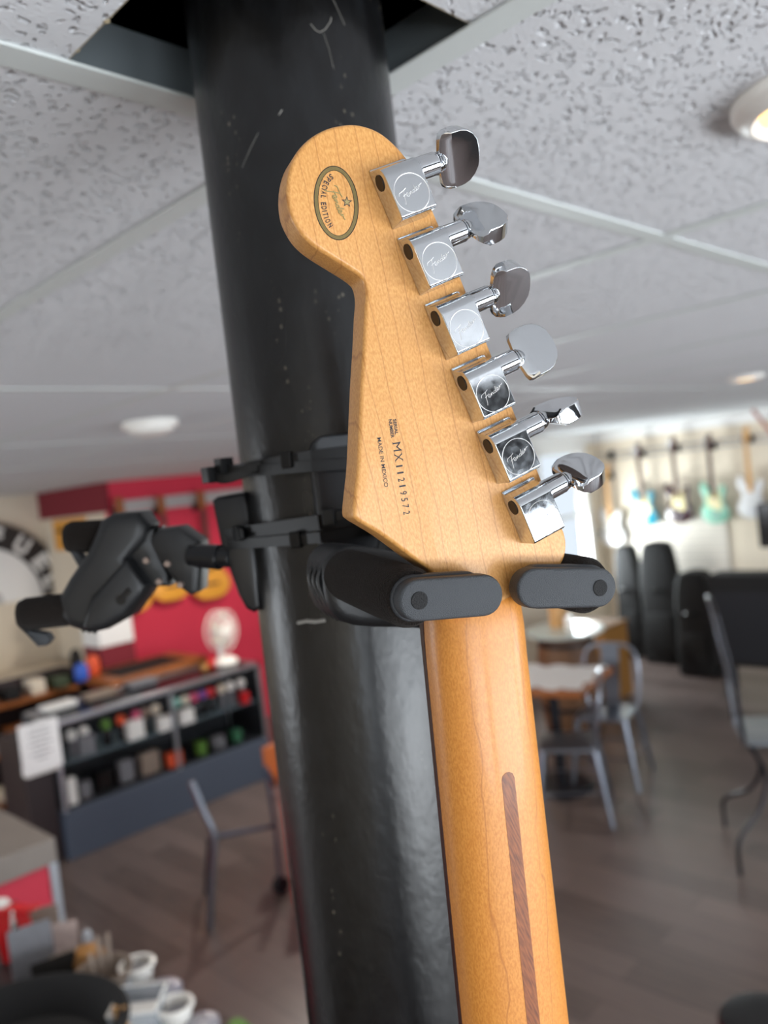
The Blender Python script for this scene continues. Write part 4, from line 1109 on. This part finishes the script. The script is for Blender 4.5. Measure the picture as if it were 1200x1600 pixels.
# cream ledge/bench under it, shelf with goods at the left
a = GY(110, 1040, YL - .5)
bm = B(); bx(bm, 0.6, a.x, YL - .5, YL, a.z - .04, a.z + .02); tag(finish(bm, 'wall_ledge', M['cream'], bevel=.01), 'cream ledge running along the wall under the arched sign', 'ledge')
p0 = GY(60, 1130, 6.3)
t = thing('storage_shelf', 'dark open shelf of small goods behind the display case at far left', 'shelf', (2.35, 6.3, 0))
bm = B()
for z in (.15, .5, .85): bx(bm, -.75, .35, -.15, .15, z, z + .03)
finish(bm, 'shelf_board', M['brownwood'], t, bevel=.003)
bm = B()
for x in (-.75, .35): bx(bm, x - .015, x + .015, -.15, .15, 0, 1.0)
bx(bm, -.75, .35, .14, .15, 0, 1.0); finish(bm, 'side_panel', M['dkwood'], t)
names = [('brown', M['card']), ('dark', M['black']), ('cream', M['cream']), ('dull green', mat('dull_green', '3E4A34', .7)), ('grey', M['greycard']), ('tan', M['brownwood'])]
wh = ['at the left end of', 'second from the left on', 'third on', 'fourth on', 'fifth on', 'at the right end of']
k_ = 0
for zi, z in enumerate((.18, .53, .88)):
    for k in range(6):
        w_, h_ = .10 + rnd.random() * .04, .06 + rnd.random() * (.14 if zi < 2 else .05)
        nm, m_ = names[(k + zi * 2) % 6]
        o = finish(bx(B(), -w_ / 2, w_ / 2, -.08, .08, 0, h_), 'storage_box', m_, bevel=.006); o.location = (2.35 - .66 + .18 * k, 6.28, z)
        tag(o, '%s box %s the %s board of the dark open shelf' % (nm, wh[k], ['lowest', 'middle', 'top'][zi]), 'box', 'boxes on the dark shelf')
# desk with black mat
dk = thing('wooden_desk', 'brown wooden desk with black mat inset behind the display case', 'desk', (3.15, 5.98, 0), 0)
bm = B(); bx(bm, -.42, .42, -.28, .28, .88, .93); finish(bm, 'desktop', M['brownwood'], dk, bevel=.006)
bm = B(); bx(bm, -.30, .26, -.20, .18, .93, .938); finish(bm, 'desk_mat', M['black'], dk, bevel=.002)
for sx in (-1, 1):
    for sy in (-1, 1):
        bm = B(); bx(bm, sx * .38 - .025, sx * .38 + .025, sy * .24 - .025, sy * .24 + .025, 0, .88); finish(bm, 'leg', M['dkwood'], dk)
def lump(name, loc, r, h, m, label, cat, group=None, seg=20):
    o = finish(lathe(B(), [(r * .8, 0), (r, h * .15), (r, h * .7), (r * .75, h * .92), (r * .3, h)], seg=seg), name, m); o.location = loc
    return tag(o, label, cat, group)
p = GY(124, 1028, 6.0); lump('mug', (p.x, 6.0, .938), .05, .13, M['blue'], 'blue mug on the black desk mat', 'mug')
p = GY(142, 1016, 6.10); lump('mug', (p.x, 6.10, .938), .05, .15, M['orange'], 'orange mug behind the blue one on the desk', 'mug')
p = GY(116, 1008, 6.20); lump('vase', (p.x, 6.20, .93), .045, .22, M['void'], 'dark vase at the back of the wooden desk', 'vase')

# ================================================================== DISPLAY CASE
DX0, DX1, DY0, DY1, DH = 2.07, 3.68, 5.18, 5.68, .89
dc = thing('display_case', 'long glass display case with aluminium frame and blue grey base', 'display case', (DX0, DY0, 0)); L_ = DX1 - DX0; D_ = DY1 - DY0
BZ = .33
bm = B(); bx(bm, 0, L_, 0, D_, 0, BZ - .02); finish(bm, 'base_panel', M['panelgrey'], dc, bevel=.004)
bm = B(); bx(bm, 0.01, L_ - .01, D_ - .02, D_ - .01, BZ, DH - .02); bx(bm, 0.01, L_ - .01, .02, D_ - .02, BZ - .02, BZ); bx(bm, L_ - .012, L_ - .004, .02, D_ - .02, BZ, DH - .02); bx(bm, .004, .012, .02, D_ - .02, BZ, DH - .02); finish(bm, 'back_panel', M['casein'], dc)
bm = B()
for x in (.012, L_ * .52, L_ - .012):
    bx(bm, x - .012, x + .012, 0, .024, BZ - .02, DH)
for x in (.012, L_ - .012): bx(bm, x - .012, x + .012, D_ - .024, D_, BZ - .02, DH)
for y in (.0, D_ - .03): bx(bm, 0, L_, y, y + .03, DH - .03, DH)
for x in (0, L_ - .03): bx(bm, x, x + .03, 0, D_, DH - .03, DH)
finish(bm, 'frame', M['alu'], dc, bevel=.002)
bm = B(); bx(bm, .03, L_ - .03, .008, .013, BZ, DH - .03); o = finish(bm, 'front_glass', M['glass'], dc, smooth=False)
bm = B(); bx(bm, .03, L_ - .03, .03, D_ - .03, DH - .012, DH - .006); finish(bm, 'top_glass', M['glass'], dc, smooth=False)
bm = B(); bx(bm, .02, L_ - .02, .05, D_ - .03, BZ + .26, BZ + .268); finish(bm, 'glass_shelf', mat('shelf_glass', '6E8088', .15), dc, bevel=.001)
# goods in the case
ORD = ['first', 'second', 'third', 'fourth', 'fifth', 'sixth', 'seventh', 'eighth', 'ninth', 'tenth', 'eleventh', 'twelfth', 'thirteenth', 'fourteenth', 'fifteenth']
z1, z0 = BZ + .268, BZ
cols = {'lime green': M['green'], 'orange': M['orange'], 'pink': M['pink'], 'cream': M['cream'], 'pale teal': M['cyan'], 'purple': mat('purple_plastic', '7A4A9A', .5), 'white': M['white_pl'], 'red': M['ribbon'], 'tan': M['card'], 'grey': M['greycard'], 'black': M['blackgl'], 'dark green': mat('dark_green_plastic', '2F6B4A', .5), 'blue': M['blue']}
for k, (f, cn) in enumerate([(.10, 'white'), (.155, 'white'), (.25, 'lime green'), (.32, 'orange'), (.39, 'pink'), (.435, 'tan'), (.485, 'cream'), (.59, 'pale teal'), (.635, 'cream'), (.68, 'pink'), (.725, 'purple'), (.77, 'red'), (.83, 'cream'), (.88, 'white'), (.94, 'white')]):
    o = thing('display_jar', None, None, (DX0 + f * L_, DY0 + .14, z1))
    lathe_thing('body', [(.018, 0), (.022, .01), (.022, .10), (.016, .112)], M['greycard'] if cn in ('white', 'cream') else M['blackgl'], o, 16)
    lathe_thing('lid', [(.020, .112), (.031, .122), (.034, .145), (.030, .165), (.014, .178)], cols[cn], o, 16)
    tag(o, '%s-lidded jar on the upper case shelf, %s from the left end' % (cn, ORD[k]), 'jar', 'jars on the upper glass shelf')
for k, (f, w_, h_, cn, y_, zz, lb) in enumerate([
    (.145, .11, .13, 'grey', .10, z1, 'grey box at the left end of the upper shelf, below the white jars'),
    (.36, .12, .13, 'white', .09, z1, 'white and black printed box in the middle of the upper shelf'), (.49, .10, .10, 'white', .06, z1, 'plain white box left of the case mullion'),
    (.60, .11, .10, 'white', .06, z1, 'plain white box right of the case mullion'), (.92, .06, .09, 'red', .07, z1, 'red packet near the right end of the upper shelf'),
    (.05, .06, .17, 'white', .06, z0, 'tall white packet at the left end of the bottom of the case'), (.11, .07, .11, 'grey', .08, z0, 'grey packet beside the tall white one low in the case'),
    (.20, .10, .13, 'black', .10, z0, 'black box low in the case, left part'), (.30, .10, .15, 'grey', .10, z0, 'grey box low in the case, left of the tan one'), (.41, .14, .15, 'tan', .10, z0, 'tan box low in the middle of the case'),
    (.515, .11, .10, 'orange', .06, z0, 'orange box low in the middle of the case'), (.66, .07, .10, 'lime green', .08, z0, 'green and white packet low in the case, right of the mullion'), (.76, .09, .09, 'grey', .10, z0, 'pale grey packet low in the right half of the case'),
    (.86, .08, .09, 'dark green', .10, z0, 'dark green packet low near the right end of the case')]):
    bm = B(); bx(bm, -w_ / 2, w_ / 2, -.03, .03, 0, h_); o = finish(bm, 'display_box', cols[cn], bevel=.004); o.location = (DX0 + f * L_, DY0 + y_, zz)
    tag(o, lb, 'box', 'goods in the display case')
# dark end cabinet with paper notice
a = GY(40, 1260, 5.3)
bm = B(); bx(bm, a.x, DX0 - .01, 5.25, 5.65, 0, .80); tag(finish(bm, 'end_cabinet', M['dkwood'], bevel=.004), 'dark brown cabinet against the left end of the display case', 'cabinet')
a, b_ = GY(29, 1137, 5.15), GY(92, 1128, 5.15); c_ = GY(38, 1215, 5.15)
t = thing('paper_notice', 'white printed paper notice at the left end of the display case', 'notice', (a.x, 5.17, c_.z))
bm = B(); bx(bm, 0, b_.x - a.x, -.003, .003, 0, a.z - c_.z); finish(bm, 'sheet', M['paper'], t, smooth=False)
bm = B(); hh = a.z - c_.z
for k, w_ in enumerate((.5, .6, .45, .6, .35, .55, .3)):
    bx(bm, (b_.x - a.x) * (.5 - w_ / 2), (b_.x - a.x) * (.5 + w_ / 2), -.0042, -.0030, hh * (.85 - .1 * k), hh * (.85 - .1 * k) + .006)
finish(bm, 'print_line', M['greycard'], t, smooth=False)
bm = B(); bx(bm, .02, (b_.x - a.x) - .02, .004, .07, -.02, .03); finish(bm, 'holder', M['white_pl'], t)
# white fan on the case
p = GY(346, 985, 5.45)
fn = thing('desk_fan', 'round white desk fan standing on the display case', 'fan', (p.x, 5.45, DH)); fh = p.z - DH
frm = frame((0, 0, fh), Vector((.95, .30, 0)).normalized(), Vector((0, 0, 1)), Vector((.30, -.95, 0)).normalized())
R_ = .155
bm = B()
for z_, sc in ((-.035, 1), (.035, 1), (.055, .6), (.062, .3)):
    tube(bm, [frm @ Vector((R_ * sc * math.cos(2 * PI * k / 40), R_ * sc * math.sin(2 * PI * k / 40), z_)) for k in range(40)], .004, 6, closed=True)
for k in range(40):
    a = 2 * PI * k / 40; tube(bm, [frm @ Vector((R_ * math.cos(a), R_ * math.sin(a), .035)), frm @ Vector((R_ * .6 * math.cos(a), R_ * .6 * math.sin(a), .055)), frm @ Vector((.02 * math.cos(a), .02 * math.sin(a), .064))], .0016, 4)
    tube(bm, [frm @ Vector((R_ * math.cos(a), R_ * math.sin(a), -.035)), frm @ Vector((.02 * math.cos(a), .02 * math.sin(a), -.055))], .0016, 4)
finish(bm, 'cage', M['white_pl'], fn)
for k in range(5):
    a0 = 2 * PI * k / 5; bm = B(); P = []
    for r_, da in ((.03, 0), (.08, -.35), (.135, -.30), (.142, .15), (.10, .42), (.05, .45)): P.append(frm @ Vector((r_ * math.cos(a0 + da), r_ * math.sin(a0 + da), .01 * math.sin(da * 3))))
    f = bm.faces.new([bm.verts.new(q) for q in P]); bmesh.ops.solidify(bm, geom=[f], thickness=.003); finish(bm, 'blade', M['cream'], fn, smooth=False)
bm = B(); cyl(bm, frm @ Vector((0, 0, -.08)), frm @ Vector((0, 0, .066)), .035, .03, 24); finish(bm, 'motor', M['white_pl'], fn, bevel=.004)
bm = B(); cyl(bm, (0, .05, .03), (0, .05, fh - .02), .022, .018); finish(bm, 'neck', M['white_pl'], fn)
bm = B(); lathe(bm, [(.10, 0), (.10, .02), (.07, .045), (.03, .06)]); finish(bm, 'base', M['white_pl'], fn)
lump('tin', (p.x - .22, 5.40, DH), .035, .06, M['amber'], 'amber tin on the display case left of the fan', 'tin')
lump('tin', (p.x - .13, 5.45, DH), .03, .08, M['ribbon'], 'small red tin between the amber tin and the fan', 'tin')
# flat goods on the left part of the case top
for k, (f, m_, lb) in enumerate(((.12, M['white'], 'white flat box at the left end of the case top'), (.30, M['card'], 'tan flat box on the case top'), (.50, M['greycard'], 'grey flat box in the middle of the case top'))):
    o = finish(bx(B(), -.11, .11, -.06, .06, 0, .035), 'flat_box', m_, bevel=.004); o.location = (DX0 + f * L_, DY0 + .36, DH); tag(o, lb, 'box', 'flat boxes on the case top')

# metal stand with bent legs and a caster, orange-backed chair piece
foot = GZ(328, 1450, 0); knee = foot + (GD(335, 1312, 1) - GD(328, 1450, 1)).normalized() * 0
dF = (foot - Vector((0, 0, H))).dot(FW)
k1 = GD(334, 1308, dF); k2 = GD(299, 1222, dF)
ms = thing('tubular_chair', 'grey tubular steel chair frame with bent leg and orange back left of the column', 'chair', (foot.x, foot.y, 0)); o_ = Vector((foot.x, foot.y, 0))
bm = B(); tube(bm, smoothpath([k2 - o_, (k2 * .5 + k1 * .5) - o_, k1 - o_, (k1 * .6 + foot * .4) - o_, Vector((0, 0, .0))], 5), .019, 10); finish(bm, 'leg', M['steel'], ms)
f2 = GZ(322, 1395, 0); k1b = GD(327, 1310, (f2 - Vector((0, 0, H))).dot(FW))
bm = B(); tube(bm, [k1b - o_, f2 - o_], .013, 10); finish(bm, 'leg', M['iron'], ms)
f3 = GZ(440, 1395, 0); d3 = (f3 - Vector((0, 0, H))).dot(FW); a3 = GD(430, 1290, d3); b3 = GD(415, 1200, d3)
bm = B(); tube(bm, [b3 - o_, a3 - o_, f3 + Vector((0, 0, .05)) - o_], .012, 10); finish(bm, 'leg', M['steel_dk'], ms)
bm = B(); tube(bm, [k1 - o_, a3 - o_], .012, 10); tube(bm, [k1b - o_, k1 - o_], .01, 8); finish(bm, 'crossbar', M['steel_dk'], ms)
bm = B(); cyl(bm, f3 + Vector((0, -.02, .045)) - o_, f3 + Vector((0, .02, .045)) - o_, .045, seg=24); finish(bm, 'caster', M['iron'], ms)
c3 = GD(427, 1195, d3 + .3) - o_
bm = B(); box(bm, c3, (.12, .03, .24)); finish(bm, 'backrest', mat('orange_wood', 'C0642A', .5), ms, bevel=.01)['label'] = 'orange panel'
bm = B(); tube(bm, [c3 - Vector((0, 0, .12)), b3 - o_], .012, 8); finish(bm, 'back_post', M['steel_dk'], ms)
d_ = GD(447, 1300, dF + .3); 
bm = B(); bx(bm, 0, .5, 0, .03, 0, .55); o = finish(bm, 'sign_board', M['ribbon'], bevel=.004); q = GZ(455, 1330, .3); o.location = (q.x + .01, q.y + .02, 0); tag(o, 'red upright board just showing left of the column foot', 'board')

# ================================================================== NEAR LEFT: COUNTER AND CLUTTERED TABLE
cc = GZ(86, 1308, .90)
ct = thing('sales_counter', 'sales counter with worn grey top and red front at the left edge', 'counter', (cc.x, cc.y, 0))
bm = B(); bx(bm, -1.6, 0, 0, 1.0, .80, .90); finish(bm, 'countertop', M['counter_top'], ct, bevel=.006)
bm = B(); bx(bm, -1.6, -.01, .02, .98, 0, .80); finish(bm, 'front_panel', M['counter_red'], ct)
bm = B(); bx(bm, -.035, .001, .008, .03, 0, .80); finish(bm, 'corner_strip', M['alu'], ct, bevel=.002)

TZ = .92
A_, B_c = GZ(55, 1425, TZ), GZ(335, 1602, TZ)
ex = (B_c - A_); L = ex.length; ex = Vector((ex.x, ex.y, 0)).normalized(); ey = Vector((ex.y, -ex.x, 0))
if ey.dot(Vector((FW.x, FW.y, 0))) > 0: ey = -ey
org = A_ - ex * .15
TM = frame((org.x, org.y, 0), ex, Vector((0, 0, 1)).cross(ex), Vector((0, 0, 1)))
sg = 1 if Vector((0, 0, 1)).cross(ex).dot(ey) > 0 else -1
ft = thing('craft_table', 'dark table crowded with small goods in the lower left corner', 'table', mw=TM)
W_ = .75; LT = L + .55
bm = B(); bx(bm, 0, LT, 0, sg * W_, TZ - .03, TZ); finish(bm, 'tabletop', M['dkwood'], ft, bevel=.004)
for x in (.05, LT - .05):
    for y in (.05, W_ - .05):
        bm = B(); bx(bm, x - .025, x + .025, sg * y - .025, sg * y + .025, 0, TZ - .03); finish(bm, 'leg', M['iron'], ft)
TI = TM.inverted()
def onT(px, py, z=TZ): return GZ(px, py, z)
def place(o, p, rz=0): o.location = (p.x, p.y, TZ); o.rotation_euler = (0, 0, rz); return o
fz = math.atan2(-FW.x, FW.y)      # facing the camera
# round black tray
p = onT(20, 1700); t = thing('round_tray', 'large round black bowl tray cut by the lower left corner', 'tray', (p.x, p.y, TZ))
lathe_thing('bowl', [(.16, 0), (.22, .02), (.25, .09), (.262, .10), (.255, .102), (.235, .09), (.20, .03), (.0001, .02)], M['black'], t)
# ribbon
p = onT(22, 1500); bm = B()
tube(bm, smoothpath([(-.05, 0, .12), (0, .01, .15), (.05, 0, .145), (.09, -.01, .15)], 5), 0, flat=(.035, .004), upv=(0, 1, 0))
tube(bm, smoothpath([(-.01, 0, .15), (-.015, -.01, .08), (-.005, -.012, .0)], 5), 0, flat=(.04, .004), upv=(1, 0, 0))
tube(bm, smoothpath([(.03, 0, .14), (.055, -.02, .11), (.045, -.02, .05)], 5), 0, flat=(.035, .004), upv=(1, 0, 0))
o = place(finish(bm, 'ribbon_bow', M['ribbon']), p, fz); tag(o, 'glossy red ribbon bow at the left edge above the black tray', 'ribbon')
p = onT(5, 1455); lump('crumpled_tissue', (p.x, p.y, TZ), .035, .10, M['white'], 'white crumpled tissue beside the red ribbon', 'tissue')
def card(px, py, w, h, m, lean, rz, label, name='card'):
    p = onT(px, py); bm = B(); rounded_prism(bm, rrect(-w / 2, w / 2, 0, h, .004), 0, .004, .001, 1, Matrix.Rotation(PI / 2 - lean, 4, 'X'))
    o = finish(bm, name, m); place(o, p, fz + rz); tag(o, label, 'card', 'cards and sleeves on the craft table'); return o
card(58, 1540, .11, .155, M['greycard'], .25, .5, 'grey printed card leaning behind the black tray', 'printed_card')
card(75, 1470, .075, .10, M['card'], .1, .3, 'brown patterned card standing near the red counter', 'patterned_card')
card(100, 1500, .085, .10, mat('pink_print', 'B9A49C', .7, noise=.4, nscale=60), .2, .2, 'pale card printed in pink beside the brown one', 'patterned_card')
card(108, 1550, .07, .10, M['card'], .3, .6, 'tan card leaning in front of the amber pouch', 'tan_card')
card(92, 1560, .11, .10, M['void'], .3, .5, 'black card behind the round tray rim', 'black_card')
p = onT(142, 1530); lump('pouch', (p.x, p.y, TZ), .045, .09, M['amber'], 'amber leather pouch in the middle of the clutter', 'pouch')
p = onT(140, 1490); lump('glass_bead', (p.x, p.y, TZ + .0), .014, .07, M['clearpl'], 'clear glass bead pot behind the amber pouch', 'pot')
p = onT(168, 1560); t = thing('wicker_basket', 'small wicker basket with wooden sticks next to the amber pouch', 'basket', (p.x, p.y, TZ))
lathe_thing('basket', [(.05, 0), (.065, .05), (.07, .08), (.066, .08), (.05, .02), (.0001, .01)], M['card'], t)
for k, (dx, h) in enumerate(((-.02, .13), (.0, .16), (.02, .15))):
    bm = B(); tube(bm, [(dx, .01 * k, .01), (dx * 1.5, .01 * k, h)], .006, 8); finish(bm, 'stick', M['card'], t)
def cup(px, py, r, h, label):
    p = onT(px, py); t = thing('plastic_cup', label, 'cup', (p.x, p.y, TZ), group='white rimmed cups on the craft table')
    lathe_thing('cup', [(r * .75, 0), (r, h), (r * .95, h), (r * .72, .006), (.0001, .005)], M['white_pl'], t)
    bm = B(); tube(bm, [(r * math.cos(2 * PI * k / 32), r * math.sin(2 * PI * k / 32), h) for k in range(32)], .006, 8, closed=True); finish(bm, 'rim', M['white_pl'], t)
    bm = B(); cyl(bm, (0, 0, .006), (0, 0, h * .7), r * .8, seg=24); finish(bm, 'filling', M['greycard'], t)
cup(218, 1542, .042, .06, 'round white-rimmed cup at the back edge of the craft table')
cup(278, 1606, .040, .055, 'round white-rimmed cup nearest the table corner, right of the square tub')
p = onT(222, 1612); t = thing('square_tub', 'square cloudy plastic tub in front of the white-rimmed cups', 'tub', (p.x, p.y, TZ), fz)
bm = B(); w_ = .055
for a in ((-w_, w_, -w_, -w_ + .003), (-w_, w_, w_ - .003, w_), (-w_, -w_ + .003, -w_, w_), (w_ - .003, w_, -w_, w_)): bx(bm, *a, 0, .08)
bx(bm, -w_, w_, -w_, w_, 0, .003); finish(bm, 'tub', M['clearpl'], t, smooth=False)
bm = B(); tube(bm, [(-w_, -w_, .08), (w_, -w_, .08), (w_, w_, .08), (-w_, w_, .08)], .004, 6, closed=True); finish(bm, 'rim', M['white_pl'], t)
bm = B(); bx(bm, -.045, .045, -.045, .045, .004, .05); finish(bm, 'contents', M['white'], t, bevel=.01)
for k, px in enumerate((190, 204)):
    p = onT(px, 1640); bm = B(); tube(bm, [(0, 0, 0), (0, .005, .10)], .006, 10); o = place(finish(bm, 'wooden_peg', M['mapleplain']), p); tag(o, ['left of two pale wooden pegs in front of the square tub', 'right of two pale wooden pegs in front of the square tub'][k], 'peg')
p = onT(198, 1560); lump('glass_bead', (p.x, p.y, TZ), .016, .06, M['clearpl'], 'clear faceted bead pot just left of the round cup', 'pot')
p = onT(255, 1560); lump('plastic_bag', (p.x, p.y, TZ), .05, .035, mat('grey_film', '8A8894', .3), 'crumpled grey film bag between the two cups', 'bag')
p = onT(318, 1610); lump('plastic_bag', (p.x, p.y, TZ), .04, .03, mat('grey_film_b', '9A98A0', .3), 'crumpled grey film bag at the table corner', 'bag')
p = GZ(370, 1606, .5); lump('green_pot', (p.x, p.y, 0), .07, .52, M['green'], 'bright green planter tip at the bottom edge left of the column', 'planter')
